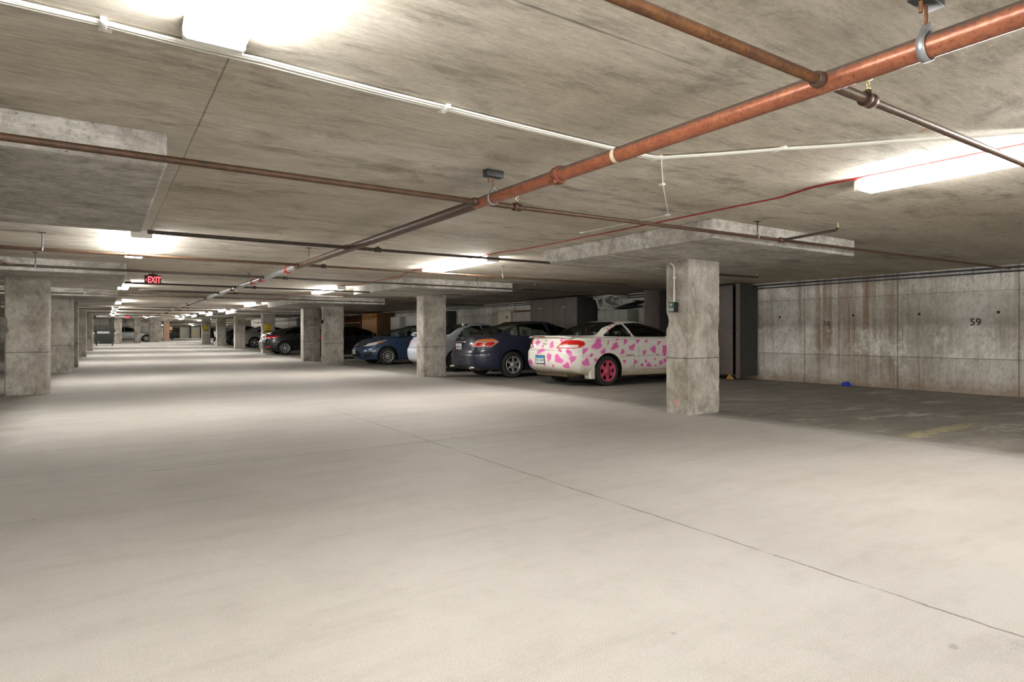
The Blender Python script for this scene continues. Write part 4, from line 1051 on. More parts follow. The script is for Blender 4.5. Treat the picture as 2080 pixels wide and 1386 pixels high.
# ------------------------------------------------------------------ lamps
def build_lamps():
    z0 = 2.36
    root = empty('fluorescent_lamp', (0, 0, 0))
    n2 = 1.2
    m = MB(); m.box(-.095, .095, -n2 + .01, n2 - .01, -.012, -.001)
    m.build('mounting_plate', 'fixture', root)
    m = MB(); pr = [(-.106, -.012), (-.110, -.045), (-.108, -.078), (-.097, -.088), (.097, -.088), (.108, -.078), (.110, -.045), (.106, -.012)]
    k = len(pr); vs = [(a, s * (n2 - .035), b) for s in (-1, 1) for a, b in pr]
    for i in range(k - 1): m.add([vs[i], vs[i + 1], vs[k + i + 1], vs[k + i]], [(0, 1, 2, 3)], 0 if i == 3 else 1)
    m.build('lens', ['lens', 'lens_side'], root)
    for s in (-1, 1):
        m = MB(); e = [(a * 1.04, b * 1.04 - .001) for a, b in pr] + [(.09, -.001), (-.09, -.001)]
        m.prism(e, lambda a, b, d: (a, d, b), s * (n2 - .036), s * n2); m.build('end_cap', 'fixture', root)
    A = [(.37, 1.52, 'lit wraparound lamp overhead at the top of the view'), (.38, 9.75, 'lit lamp left of the exit sign beside the drop panel'), (.42, 17.75, 'lit lamp just beyond the exit sign on the left row'),
         (.45, 27.2, 'fourth lit lamp of the left row counted from the camera'), (.47, 34.3, 'fifth lamp of the left row'), (.5, 42.2, 'sixth lamp of the left row'), (.55, 50.2, 'seventh lamp of the left row'), (.6, 55.6, 'eighth lamp of the left row'),
         (5.14, 1.40, 'lit lamp at the right edge of the view'), (5.16, 9.5, 'lit lamp between the two nearest right drop panels'), (5.14, 16.9, 'lit lamp above the lane left of the second drop panel'),
         (5.10, 26.9, 'fourth lamp of the right row'), (5.12, 34.2, 'fifth lamp of the right row'), (5.1, 41.6, 'sixth lamp of the right row'), (5.1, 49.2, 'seventh lamp of the right row'), (5.1, 57, 'eighth lamp of the right row'),
         (3.2, 62.8, 'lamp added to brighten the space among the pale far pillars'), (8.6, 66, 'lamp right of the far silver car'), (8.8, 75, 'lamp just beyond the salmon pillar'), (10.5, 84, 'lamp above the farthest dumpster'), (13.5, 92, 'lamp in the far hall between the farthest dumpster and the far beige unit'), (11, 104, 'lamp near the far doors'), (17, 112, 'lamp above the far doors'), (13, 119.5, 'last lamp before the far cupboards'), (8.5, 121, 'lamp added to brighten the far white board unit'), (6.5, 69.5, 'lamp added to brighten the salmon pillar')]  # lamps at pale pillars, salmon pillar and board unit are added for brightness
    for i, (x, y, lab) in enumerate(A):
        o = root if i == 0 else copy_tree(root)
        o.location = (x, y, ceil_z(y) - .001 - (.002 if y > 30 else 0)); o.rotation_euler = (math.atan2(ceil_z(y + 1) - ceil_z(y - 1), 2), 0, 0); tag(o, lab, 'lamp', 'wraparound ceiling lamps')

# ------------------------------------------------------------------ pipes
PZ, PX = 2.15, 2.465
def hanger(parent, x, y, zc, zp, r, big=False, along='y', ox=0, oy=0, mat='darkmetal'):
    """ceiling anchor, rod and clevis ring round the pipe"""
    m = MB(); g = parent
    x, y = x - ox, y - oy
    if big: m.bbox(x - .075, x + .075, y - .032, y + .032, zc - .055, zc - .0005, .004)
    else: m.box(x - .035, x + .035, y - .02, y + .02, zc - .008, zc - .0005)
    h = m.build('hanger', mat, g)
    m = MB(); m.tube([(x, y, zc - .01), (x, y, zp + r + .03)], .0065, 8)
    if big: m.tube([(x - .04, y, zc - .04), (x - .04, y, zc - .095)], .0075, 8)
    m.build('rod', 'rust_dark' if big else mat, h)
    m = MB(); n = 22; vs = []; rr = r + .004; w = .014 if big else .009
    pts = [(0, rr + .035)] + [((rr) * math.sin(a), rr * math.cos(a)) for a in np.linspace(.55, 2 * PI - .55, n)] + [(0, rr + .035)]
    for a, b in pts:
        s = 1 + .003 / max(rr, .01)
        for q in (1, 1.09):
            for e in (-w, w): vs.append((x + a * q, y + e, zp + b * q) if along == 'y' else (x + e, y + a * q, zp + b * q))
    fs = []
    for i in range(len(pts) - 1):
        b = 4 * i; fs += [(b, b + 1, b + 5, b + 4), (b + 2, b + 6, b + 7, b + 3), (b, b + 4, b + 6, b + 2), (b + 1, b + 3, b + 7, b + 5)]
    m.add(vs, fs, 0, True); m.build('ring', 'galv', h)
    return h
def coupling(parent, x, y, z, r, mat, along='y', name='coupling'):
    m = MB(); ax = (0, 1, 0) if along == 'y' else (1, 0, 0)
    m.lathe([(r, -.032), (r + .012, -.032), (r + .016, -.02), (r + .016, .02), (r + .012, .032), (r, .032)], (x, y, z), ax, (0, 0, 1), 28)
    for s in (-1, 1):
        d = Vector((.75, 0, .66)) if along == 'y' else Vector((0, .75, .66))
        c = Vector((x, y, z)) + d * s * (r + .022)
        m.obox(c, d * .016, Vector(ax) * .026, d.cross(Vector(ax)) * .014)
        m.tube([c - d.cross(Vector(ax)) * .03, c + d.cross(Vector(ax)) * .03], .006, 6)
    return m.build(name, mat, parent)
def sprinkler(parent, x, y, z, up=True):
    m = MB(); s = 1 if up else -1
    m.lathe([(.0005, 0), (.011, 0), (.011, .012), (.007, .016), (.0005, .016)], (x, y, z), (0, 0, s), (1, 0, 0), 12)
    for q in (-1, 1): m.tube([(x + q * .007, y, z + s * .012), (x + q * .013, y, z + s * .028), (x + q * .003, y, z + s * .045)], .0028, 6)
    m.lathe([(.0005, .045), (.017, .044), (.018, .047), (.0005, .048)], (x, y, z), (0, 0, s), (1, 0, 0), 14)
    return m.build('sprinkler_head', 'brass', parent)

def build_pipes():
    main = empty('sprinkler_main', (PX, 0, PZ), 0, 'thick rusty orange sprinkler main running away under the ceiling', 'pipe')
    R = .043
    def seg(y0, y1, mat, name='pipe', lab=None, r=R):
        pts = [(0, y, ceil_z(y) - 2.36 + 0) for y in np.linspace(y0, y1, max(2, int((y1 - y0) / 3) + 2))]
        m = MB(); m.tube(pts, r, 28); return tag(m.build(name, mat, main), lab)
    seg(-5.4, 4.22, 'rust', lab='orange rusted near length'); seg(4.22, 9.7, 'rust_dark2', lab='browner length'); seg(9.7, 19.5, 'galv', lab='galvanised length with red couplings'); seg(19.5, 60.5, 'rust_dark2', lab='far rusted length')
    coupling(main, 0, 3.16, 0, R, 'coupling_rust')
    m = MB(); m.lathe([(R + .001, -.014), (R + .0015, .014)], (0, 2.62, 0), (0, 1, 0), (0, 0, 1), 28); tag(m.build('tape_band', 'tan_wire', main), 'pale peeling tape band')
    for y in (10.2, 12.1, 12.9): coupling(main, 0, y, 0, R, 'coupling_red')
    for y in (15.2, 19.5, 24, 33): coupling(main, 0, y, ceil_z(y) - 2.36, R, 'coupling_rust')
    hanger(main, PX + .045, 1.02, 2.36 - PZ, 0, R, True, ox=PX + .045)
    hanger(main, PX, 3.97, 2.36 - PZ, 0, R, True, ox=PX)
    for y in (9.0, 13.4, 17.8, 22, 28): hanger(main, PX, y, 2.36 - PZ, 0, R, False, ox=PX)
    # branch lines crossing under the slab
    g = 'branch sprinkler pipes crossing under the ceiling'
    B = [(1.39, -4.5, 13.2, .0, .0215, 'rust_dark', 'rust_dark2', 'nearest branch pipe, rusty, crossing the top right corner', []),
         (4.15, -5.5, 13.2, .011, .0215, 'rust_dark2', 'rust_dark2', 'second branch pipe, passing in front of the nearest drop panels', [6.0]),
         (7.2, .37, 5.435, .004, .0205, 'iron', 'iron', 'third branch pipe starting beside the lit lamp', []),
         (9.42, -7.0, 9.2, .0, .0205, 'rust_dark2', 'rust_dark2', 'fourth branch pipe, lit pale below the lamp', [-.62, 6.05]),
         (11.78, -7.0, 11.5, .0, .0205, 'iron', 'iron', 'fifth branch pipe, passing in front of the second drop panel', [-.86, 6.9]),
         (14.6, .36, 5.48, .0, .0205, 'iron', 'iron', 'sixth branch pipe right behind the exit sign', []),
         (16.95, .7, 5.6, .0, .0205, 'iron', 'iron', 'seventh branch pipe beyond the exit sign', []),
         (19.15, -7.0, 11.5, .0, .0205, 'iron', 'iron', 'eighth branch pipe, in front of the long drop panel', [6.4, -.4]),
         (27.6, -3, 11, .0, .0205, 'iron', 'iron', 'ninth branch pipe, thin and dark in the distance', []),
         (30.6, -3, 11, .0, .0205, 'iron', 'iron', 'tenth branch pipe before the yellow signed pillar', []),
         (37.0, -3, 11, .0, .0205, 'iron', 'iron', 'eleventh branch pipe beyond the yellow signed pillar', []),
         (44.5, -3, 11, .0, .0205, 'iron', 'iron', 'farthest branch pipe crossing the lane', [])]
    for i, (y, x0, x1, rise, r, ml, mr, lab, hg) in enumerate(B):
        zc = PZ + ceil_z(y) - 2.36
        b = empty('branch_pipe', (PX, y, zc), 0, lab, 'pipe', g)
        zr = lambda x: max(0, x - PX - .3) * rise
        m = MB(); m.tube([(x0 - PX, 0, 0), (-R - .001, 0, 0)], r, 16); m.build('pipe', ml, b)
        m = MB(); m.tube([(R + .001, 0, 0), (.34, 0, 0)], r, 16); m.tube([(.34, 0, 0), (x1 - PX, 0, zr(x1))], r * .84, 16); m.build('pipe', mr, b)
        m = MB(); m.lathe([(r, -.038), (r + .010, -.036), (r + .010, -.012), (r + .005, -.008), (r + .005, .008), (r + .010, .012), (r + .010, .036), (r, .038)], (.34, 0, 0), (1, 0, 0), (0, 0, 1), 20)
        m.lathe([(.014, 0), (.014, r + .022), (.0005, r + .022)], (.34, 0, 0), (0, 0, 1), (1, 0, 0), 14); m.build('tee', 'rust_dark2' if i < 2 else 'iron', b)
        sprinkler(b, .34, 0, r + .022)
        m = MB(); m.lathe([(r, -.02), (r + .009, -.018), (r + .009, .0), (r + .012, .004), (r + .012, .012), (r, .012)], (-R - .014, 0, 0), (1, 0, 0), (0, 0, 1), 20); m.build('collar', 'rust_dark2' if i < 4 else 'iron', b)
        for hx in hg: hanger(b, hx - PX, 0, ceil_z(y) - zc, zr(hx), r * .9, False, 'x')
        if i == 1:
            tx = 6.45 - PX; tz = zr(6.45)
            m = MB(); m.lathe([(r, -.04), (r + .008, -.036), (r + .008, .036), (r, .04)], (tx, 0, tz), (1, 0, 0), (0, 0, 1), 18); m.build('tee', 'rust_dark2', b)
            m = MB(); m.tube([(tx, -.02, tz), (tx + .05, -.60, tz + .035), (tx + .05, -.62, tz + .06)], r * .72, 14); tag(m.build('arm', 'iron', b), 'short arm rising to a sprinkler')
            sprinkler(b, tx + .05, -.62, tz + .06)
        if i == 4:
            tx = -1.22 - PX
            m = MB(); m.tube([(tx + .1, 0, 0), (tx, -.02, .03), (tx - .12, -.12, .09), (tx - .13, -.12, .13)], r * .85, 12); m.build('arm', 'rust_dark2', b); sprinkler(b, tx - .13, -.12, .13)
            tx = 8.0 - PX
            m = MB(); m.tube([(tx, 0, 0), (tx + .10, -.5, .03), (tx + .10, -.5, .06)], r * .72, 12); m.build('arm', 'iron', b); sprinkler(b, tx + .1, -.5, .06)
    # short lengths coming out on the far side of the nearest right drop panel
    m = MB(); m.tube([(8.36, 7.12, 2.17), (10.12, 7.0, 2.175)], .019, 14)
    st = m.build('stub_pipe', 'iron'); tag(st, 'short dark pipe behind the nearest right pillar ending in a sprinkler', 'pipe'); sprinkler(st, 10.1, 7.0, 2.19)
    hanger(st, 8.75, 7.1, 2.36, 2.17, .019, False, 'x')
    m = MB()
    m.tube([(13.36, YB + .2, 2.30), (13.36, 70, 2.30)], .018, 10); a = m.build('wall_conduit', 'grey_conduit'); tag(a, 'upper dark conduit along the top of the right wall', 'conduit')
    m = MB(); m.tube([(13.44, YB + .2, 2.235), (13.44, 70, 2.235)], .014, 10); a = m.build('wall_conduit', 'grey_conduit'); tag(a, 'lower dark conduit along the top of the right wall', 'conduit')

# ------------------------------------------------------------------ cables
def build_cables():
    zc = 2.352
    path = [(-4.0, 2.90), (0.0, 2.915), (.59, 2.93), (1.55, 2.98), (2.79, 3.02), (3.18, 3.02), (3.28, 2.94), (3.74, 2.41), (4.16, 1.96), (4.63, 1.42), (4.9, 1.12)]
    root = empty('cable_bundle', (0, 0, 0), 0, 'white cable bundle clipped across the ceiling below the overhead lamp', 'cable')
    for k in range(4):
        m = MB(); dy = (k - 1.5) * .013
        pts = []
        for i, (x, y) in enumerate(path):
            wob = .006 * math.sin(i * 2.1 + k)
            pts.append((x, y + dy + wob, zc - .004 - .004 * (k % 2)))
        # soften the turn
        sm = []
        for a, b in zip(pts, pts[1:]):
            for t in np.linspace(0, 1, 8, endpoint=False): sm.append(tuple(Vector(a).lerp(Vector(b), t) + Vector((0, 0, -.004 * math.sin(PI * t)))))
        sm.append(pts[-1]); m.tube(sm, .0062, 8); m.build('cable', 'white_pvc', root)
    for x, y in ((0.0, 2.915), (1.55, 2.98), (3.22, 3.01), (3.74, 2.41)):
        m = MB(); m.bbox(x - .012, x + .012, y - .038, y + .036, zc - .017, zc + .007, .004); m.bbox(x - .02, x + .03, y + .036, y + .075, zc - .010, zc + .007, .004); m.lathe([(.0005, -.004), (.010, -.004), (.010, 0)], (x + .005, y + .055, zc - .010), (0, 0, -1), (1, 0, 0), 12); m.build('cable_clip', 'white_pvc', root)
    m = MB(); p = [(3.24, 3.0), (3.83, 3.53), (4.86, 4.40), (4.85, 5.76)]
    m.tube([(x, y, 2.352) for x, y in p], .0045, 8); d = m.build('drop_wire', 'white_pvc')
    tag(d, 'thin white wire branching from the cable bundle towards the drop panel', 'wire')
    for x, y in p[1:]:
        m = MB(); m.bbox(x - .02, x + .02, y - .012, y + .03, 2.343, 2.3595, .003); m.build('cable_clip', 'white_pvc', d)
    for k, lab in enumerate(('upper red cable along the right row of lamps', 'lower red cable along the right row of lamps')):
        m = MB(); d = .030 * k
        pts = [(4.955 + d + .010 * math.sin(y * 1.3 + .3 * k), y, 2.3525) for y in np.linspace(-5.4, 2.9, 16)] + [(5.10 + d * .55 + .010 * math.sin(y * 1.3 + .3 * k), y, 2.3525) for y in np.linspace(3.3, 7.3, 9)]
        pts += [(4.97 + d, y, 2.3525) for y in np.linspace(7.9, 11.0, 6)] + [(5.30 + d, y, 2.3525) for y in np.linspace(12.4, 14.8, 5)] + [(4.96 + d, y, 2.3525) for y in np.linspace(15.8, 30, 8)]
        m.tube(pts, .0045, 8); tag(m.build('red_cable', 'red_wire'), lab, 'cable')
    # thin wire looped on the drop panel and the conduit down the pillar to its control box
    m = MB(); pts = [(5.43, 5.95, 2.36), (5.425, 5.95, 2.25), (5.43, 5.95, 2.145), (5.7, 6.0, 2.143), (6.2, 6.05, 2.143), (6.45, 6.1, 2.143)]
    cx, cy = 6.60, 6.22
    for j in range(40):
        a = j / 39 * 2 * PI * 2.2; pts.append((cx + .085 * math.cos(a), cy + .05 * math.sin(a), 2.10 + .045 * math.sin(a) - .0))
    pts += [(6.68, 6.0, 2.135)]
    m.tube(pts, .0035, 6); tag(m.build('looped_wire', 'tan_wire'), 'thin wire looped beside the top of the nearest right pillar', 'wire')
    m = MB(); m.tube([(6.672, 6.00, 2.118), (6.682, 5.962, 2.09), (6.684, 5.945, 2.04), (6.684, 5.945, 1.56)], .012, 10); cd = m.build('conduit', 'white_pvc')
    tag(cd, 'white conduit down the nearest right pillar to the control box', 'conduit')
    m = MB(); m.bbox(6.670, 6.699, 5.915, 5.965, 1.90, 1.92, .004); m.build('strap', 'white_pvc', cd)
    dv = empty('control_box', (6.70, 5.93, 1.43), 0, 'small green and grey control box on the nearest right pillar', 'control box')
    m = MB(); m.bbox(-.085, -.001, -.045, .055, -.005, .135, .006); m.build('casing', 'dark', dv)
    m = MB(); m.box(-.0885, -.085, -.03, .045, .065, .125); m.build('display', 'green_led', dv)
    m = MB(); m.box(-.0885, -.085, -.035, .05, .005, .055); m.build('keypad', 'grey_plastic', dv)
    m = MB(); m.tube([(-.088, .01, .10), (-.090, .01, .10)], .012, 10); m.build('indicator', 'lens_white', dv)
    # the same kit on the pillar by the blue sedan
    m = MB(); m.tube([(6.56, 22.26, 2.14), (6.585, 22.26, 2.08), (6.585, 22.26, 1.62)], .012, 8); tag(m.build('conduit', 'white_pvc'), 'white conduit down the pillar by the slate blue sedan', 'conduit')
    dv = empty('control_box', (6.60, 22.26, 1.50), 0, 'small dark control box on the pillar by the slate blue sedan', 'control box')
    m = MB(); m.bbox(-.10, -.001, -.05, .05, 0, .13, .006); m.build('casing', 'dark', dv)
    m = MB(); pts = [(6.45 + .10 * math.cos(a), 24.7, 2.06 + .075 * math.sin(a)) for a in np.linspace(0, 4 * PI, 50)] + [(6.5, 24.75, 2.14)]
    m.tube(pts, .006, 6); tag(m.build('looped_wire', 'tan_wire'), 'coil of wire hanging above the stencilled pillar', 'wire')

# ------------------------------------------------------------------ signs, bins, clutter
def build_signs():
    for (x, y, z, w, h, lab) in ((.68, 14.2, 2.10, .285, .185, 'lit red exit sign with left arrow hanging over the lane'), (1.38, 56, 2.30, .30, .2, 'distant lit red exit sign above the far pillars')):
        e = empty('exit_sign', (x + w / 2, y, z), 0, lab, 'exit sign', 'exit signs over the lane')
        m = MB(); m.bbox(-w / 2, w / 2, -.03, .03, 0, h, .006); m.build('casing', 'exit_body', e)
        m = MB(); m.bbox(-.075, .075, -.03, .03, h, ceil_z(y) - z if y > 50 else h + .03, .004); m.build('canopy', 'exit_body', e)
        if y < 50:
            m = MB(); m.tube([(0, 0, h + .02), (0, 0, ceil_z(y) - z)], .012, 8); m.build('stem', 'exit_body', e)
        text_mesh('exit_lettering', 'EXIT', h * .92, (.022, -.0315, h * .50), (.66, 0, 0), (0, 0, 1), 'exit_red', e, .001, bold=.004)
        m = MB(); m.prism([(-w * .46, h * .5), (-w * .385, h * .64), (-w * .365, h * .60), (-w * .42, h * .5), (-w * .365, h * .40), (-w * .385, h * .36)], lambda a, b, d: (a, d, b), -.0325, -.030); m.build('arrow', 'exit_red', e)
    for (x, y, zb, s, lab) in ((7.13, 33.75, floor_z(33.75), 1.0, 'yellow slow down sign on the pillar behind the dented black sedan'), (6.88, 54.9, floor_z(55), 1.0, 'yellow slow down sign on the farthest right pillar')):
        e = empty('warning_sign', (x, y, zb + 1.05), 0, lab, 'sign', 'yellow slow down signs')
        m = MB(); m.bbox(-.165, .165, -.010, -.0005, 0, .46, .003); m.build('sign_board', 'sign_yellow', e)
        m = MB(); m.box(-.155, .155, -.0125, -.010, .02, .14); m.build('picture_panel', 'ink', e)
        m = MB()
        for a in (-.10, .03): m.box(a, a + .05, -.0145, -.0125, .035, .085); m.box(a + .035, a + .06, -.0145, -.0125, .07, .12)
        m.build('picture', 'sign_yellow', e)
        text_mesh('sign_lettering', 'SLOW', .115, (0, -.0115, .375), (.85, 0, 0), (0, 0, 1), 'ink', e, .001)
        text_mesh('sign_lettering', 'DOWN', .115, (0, -.0115, .235), (.78, 0, 0), (0, 0, 1), 'ink', e, .001)
    sg = empty('wall_sign', (13.48, 43.5, 1.35), 0, 'long pinkish red sign on the right wall behind the grey silver sedan', 'sign')
    m = MB(); m.bbox(-.02, .018, -2.3, 2.3, 0, .22, .004); m.build('sign_board', 'sign_red', sg)

def build_dumpsters():
    def dumpster(loc, lab, w=1.30, d=1.0, h=1.15):
        e = empty('dumpster', loc, 0, lab, 'dumpster', 'black wheeled dumpsters')
        m = MB(); z0 = .16
        a, b = w * .44, w * .5
        vs = [(-a, -d * .38, z0), (a - .04, -d * .38, z0), (a - .04, d * .4, z0), (-a, d * .4, z0), (-b + .04, -d / 2, h), (b, -d / 2, h), (b, d / 2, h), (-b + .04, d / 2, h)]
        m.add(vs, [(0, 3, 2, 1), (0, 1, 5, 4), (1, 2, 6, 5), (2, 3, 7, 6), (3, 0, 4, 7)]); m.bbox(-b + .0, b + .03, -d / 2 - .03, d / 2 + .03, h - .10, h - .02, .012)
        m.build('bin', 'dumpster', e)
        m = MB(); vs = []
        for j in range(9):
            t = j / 8; x = -b + (2 * b + .06) * t; zz = h - .015 + .055 * math.sin(PI * t)
            vs += [(x, -d / 2 - .04, zz), (x, d / 2 + .04, zz), (x, -d / 2 - .04, zz - .03), (x, d / 2 + .04, zz - .03)]
        fs = []
        for j in range(8):
            q = 4 * j; fs += [(q, q + 4, q + 5, q + 1), (q + 2, q + 3, q + 7, q + 6), (q, q + 2, q + 6, q + 4), (q + 1, q + 5, q + 7, q + 3)]
        m.add(vs, fs + [(0, 1, 3, 2), (32, 34, 35, 33)]); m.build('lid', 'dumpster_lid', e)
        m = MB(); m.box(-.42, .27, -d / 2 - .036, -d / 2 - .031, h - .26, h - .13) if False else m.obox((-.06, -d / 2 + .005, h - .20), (.36, 0, 0), (0, .004, 0), (0, .012, .065)); tag(m.build('label', 'label_white', e), 'white printed label')
        for k in range(5):
            m2 = MB(); m2.obox((-.33 + k * .135, -d / 2 - .001, h - .20), (.045, 0, 0), (0, .003, 0), (0, .005, .022)); m2.build('label_print', 'ink_faded', e)
        for sx in (-1, 1):
            m = MB(); m.bbox(sx * (b - .02) - .05, sx * (b - .02) + .05, -d / 2 - .05, -d / 2 + .02, h - .30, h - .22, .01); tag(m.build('lifting_lug', 'label_white', e), 'pale lifting lug')
            for sy in (-1, 1):
                m = MB(); x = sx * (a - .10); y = sy * d * .32
                m.lathe([(.03, -.03), (.078, -.028), (.08, 0), (.078, .028), (.03, .03)], (x, y, .08), (1, 0, 0), (0, 0, 1), 18); m.box(x - .045, x + .045, y - .03, y + .03, .12, .17); m.build('caster', 'dark', e)
        m = MB(); m.obox((-.33, -d * .40, .32), (.010, 0, 0), (0, .01, 0), (.03, .03, .16)); tag(m.build('scratch', 'label_white', e), 'white scratch on the front')
        return e
    dumpster((.06, 52.9, floor_z(52.9)), 'black wheeled dumpster standing by the left pillars')
    dumpster((6.85, 88.5, .35), 'farthest dumpster half hidden by the salmon pillar', 1.2, .95, 1.2)

def cupboard(name, x0, x1, y0, y1, h, mat, label, cat='cupboard', doors=2, dmat=None, knob='white_pvc', zb=0.02, group=None, knobz=.55, split=None):
    """free-standing store cupboard with its front towards the lane (-X)"""
    e = empty(name, ((x0 + x1) / 2, (y0 + y1) / 2, zb), 0, label, cat, group)
    hx, hy = (x1 - x0) / 2, (y1 - y0) / 2
    m = MB(); m.bbox(-hx + .025, hx, -hy, hy, .04, h, .004); m.box(-hx + .06, hx - .02, -hy + .04, hy - .04, 0, .05); m.build('carcass', mat, e)
    dm = dmat or mat
    for k in range(doors):
        a = -hy + 2 * hy * k / doors; b = -hy + 2 * hy * (k + 1) / doors
        m = MB(); m.bbox(-hx, -hx + .022, a + .006, b - .006, .06, h - .02, .003); d = m.build('door', dm, e)
        if knob:
            side = b - .06 if k % 2 == 0 else a + .06
            m = MB(); m.lathe([(.0005, -.04), (.022, -.036), (.026, -.024), (.010, -.014), (.010, 0)], (-hx, side, h * knobz), (1, 0, 0), (0, 0, 1), 14); m.build('knob', knob, d)
    return e

def build_storage():
    g = 'store cupboards along the right wall'
    # nearest cupboard: left door swung open, slot between the closed pair
    e = empty('cupboard', (13.12, 10.6, .02), 0, 'tall dark brown cupboard behind the nearest right pillar with an open door', 'cupboard', g)
    m = MB(); m.box(-.34, .36, -1.28, -1.255, .08, 2.31); m.box(-.34, .36, 1.255, 1.28, .08, 2.31); m.box(-.34, .36, -1.255, 1.255, 2.285, 2.31); m.box(-.34, .36, -1.255, 1.255, .08, .11); m.box(.335, .36, -1.255, 1.255, .11, 2.285); m.build('carcass', 'black_board', e)
    m = MB(); m.box(-.36, -.335, -1.285, -1.18, .02, 2.32); tag(m.build('stile', 'brown_board', e), 'brown front stile')
    m = MB(); m.bbox(-.36, -.338, -1.09, .12, .10, 2.28, .004); d = m.build('door', 'brown_board', e)
    m = MB(); m.lathe([(.0005, -.05), (.018, -.046), (.02, -.03), (.009, -.016), (.009, 0)], (-.36, -1.02, 1.06), (1, 0, 0), (0, 0, 1), 14); m.build('knob', 'chrome', d)
    m = MB(); m.lathe([(.0005, -.03), (.018, -.028), (.018, -.01), (.009, 0)], (-.36, -1.22, 1.09), (1, 0, 0), (0, 0, 1), 14); m.build('catch', 'chrome', e)
    m = MB(); m.bbox(-.95, -.36, 1.255, 1.277, .10, 2.28, .004); m2 = m.build('door', 'brown_board', e); tag(m2, 'door swung open towards the lane')
    m = MB(); m.box(-.30, .33, .2, 1.25, 1.1, 1.125); m.box(-.30, .33, .2, 1.25, 1.65, 1.675); m.build('shelf', 'black_board', e)
    m = MB(); m.prism([(-.17, 0), (.07, 0), (-.01, .11), (-.04, .14)], lambda a, b, dd: (12.74 + dd, 9.62 + a, .015 + b), -.006, .006); o = m.build('cardboard_scrap', 'yellow_bag'); tag(o, 'yellow brown cardboard scrap leaning at the foot of the dark cupboard', 'cardboard')
    cupboard('cupboard', 12.6, 13.47, 15.23, 17.80, 2.30, 'black_board', 'big dark brown double cupboard behind the navy sedan', doors=4, dmat='brown_board', knobz=.86, group=g)
    cb = cupboard('locker_cabinet', 13.02, 13.47, 13.40, 14.72, 1.84, 'grey_metal', 'grey green cabinet with four narrow doors under the white chairs', 'cabinet', 4, knob=None, group=g)
    for k in range(4):
        a = -.66 + 1.32 * (k + .5) / 4
        for zz in (1.25, .55):
            m = MB(); m.bbox(-.231, -.222, a - .12, a + .12, zz, zz + .50, .004); m.build('door_panel', 'grey_metal', cb)
    cupboard('locker', 12.78, 13.47, 19.35, 20.25, 1.98, 'beige_metal', 'beige metal locker numbered 54 behind the silver sedan', 'locker', 2, knob=None, group=g)
    lk = [o for o in bpy.data.objects if o.get('label', '').startswith('beige metal locker')][0]
    text_mesh('locker_number', '54', .17, (-.349, -.22, 1.72), (0, -1, 0), (0, 0, 1), 'ink', lk, .002, bold=.004)
    sl = cupboard('cupboard', 12.74, 13.47, 17.98, 19.12, 1.90, 'lilac_board', 'grey cupboard with slatted herringbone doors between beige locker and dark cupboard', doors=2, knobz=.93, group=g)
    for s in (-1, 1):
        for k in range(9):
            m = MB(); c = (-.37, s * (.06 + .0), .35 + k * .17); y0, y1 = s * .03, s * .53
            if .30 + k * .17 < 1.75: m.obox((-.369, (y0 + y1) / 2, .30 + k * .15), (.006, 0, 0), (0, (y1 - y0) / 2, -abs(y1 - y0) * .36 * (1 if y1 > y0 else 1)), (0, .012, .012)); m.build('door_slat', 'lilac_board', sl)
    m = MB(); m.box(12.75, 13.47, 17.95, 20.27, 0, .0) if False else m.bbox(12.80, 13.46, 17.96, 19.14, 1.925, 1.99, .006); o = m.build('timber_plank', 'walnut'); tag(o, 'brown plank lying on top of the slatted cupboard', 'plank')
    cupboard('cupboard', 13.05, 13.47, 24.95, 26.6, 2.15, 'black_board', 'dark tall cupboard right of the second pillar behind the silver car', doors=2, knob=None, group=g)
    z = floor_z(28)
    cupboard('cupboard', 12.5, 13.47, 27.0, 28.4, 1.92, 'white_board', 'off white cupboard just left of the second pillar', doors=1, knob=None, zb=z + .02, group=g)
    cupboard('cupboard', 12.5, 13.47, 29.15, 30.3, 1.92, 'white_board', 'off white narrow cupboard beside the pine wardrobe', doors=1, knob=None, zb=z + .02, group=g)
    z = floor_z(33)
    pw = cupboard('wardrobe', 12.42, 13.47, 32.05, 34.35, 2.16, 'walnut', 'orange pine double wardrobe behind the slate blue sedan', 'wardrobe', 2, dmat='pine', zb=z + .02, group=g)
    for s in (-1, 1):
        m = MB(); y0, y1 = (.01, 1.15) if s > 0 else (-1.15, -.01)
        m.box(-.532, -.525, y0 + .02, y1 - .02, 1.66, 1.70); m.build('door_rail', 'pine', pw)
    sh = empty('shelving', (12.95, 36.6, floor_z(36) + .02), 0, 'dark shelving with a pale plank left of the pine wardrobe', 'shelving', g)
    m = MB()
    for y in (-1.7, -.3, 1.1, 1.7): m.box(-.45, .45, y, y + .05, 0, 2.1)
    m.box(.40, .45, -1.7, 1.75, 0, 2.1); m.build('frame', 'walnut', sh)
    for zz in (.55, 1.1, 1.62, 2.05):
        m = MB(); m.box(-.45, .40, -1.65, 1.7, zz, zz + .03); m.build('shelf', 'pine' if zz > 1.5 and zz < 1.9 else 'walnut', sh)
    cupboard('cupboard', 12.6, 13.47, 47.2, 49.5, 2.1, 'black_board', 'dark cupboard behind the grey silver sedan', doors=2, knob=None, zb=floor_z(48) + .02, group=g)
    cupboard('cupboard', 12.6, 13.47, 39.4, 41.8, 2.0, 'walnut', 'brown cupboard right of the yellow signed pillar', doors=2, knob=None, zb=floor_z(40) + .02, group=g)
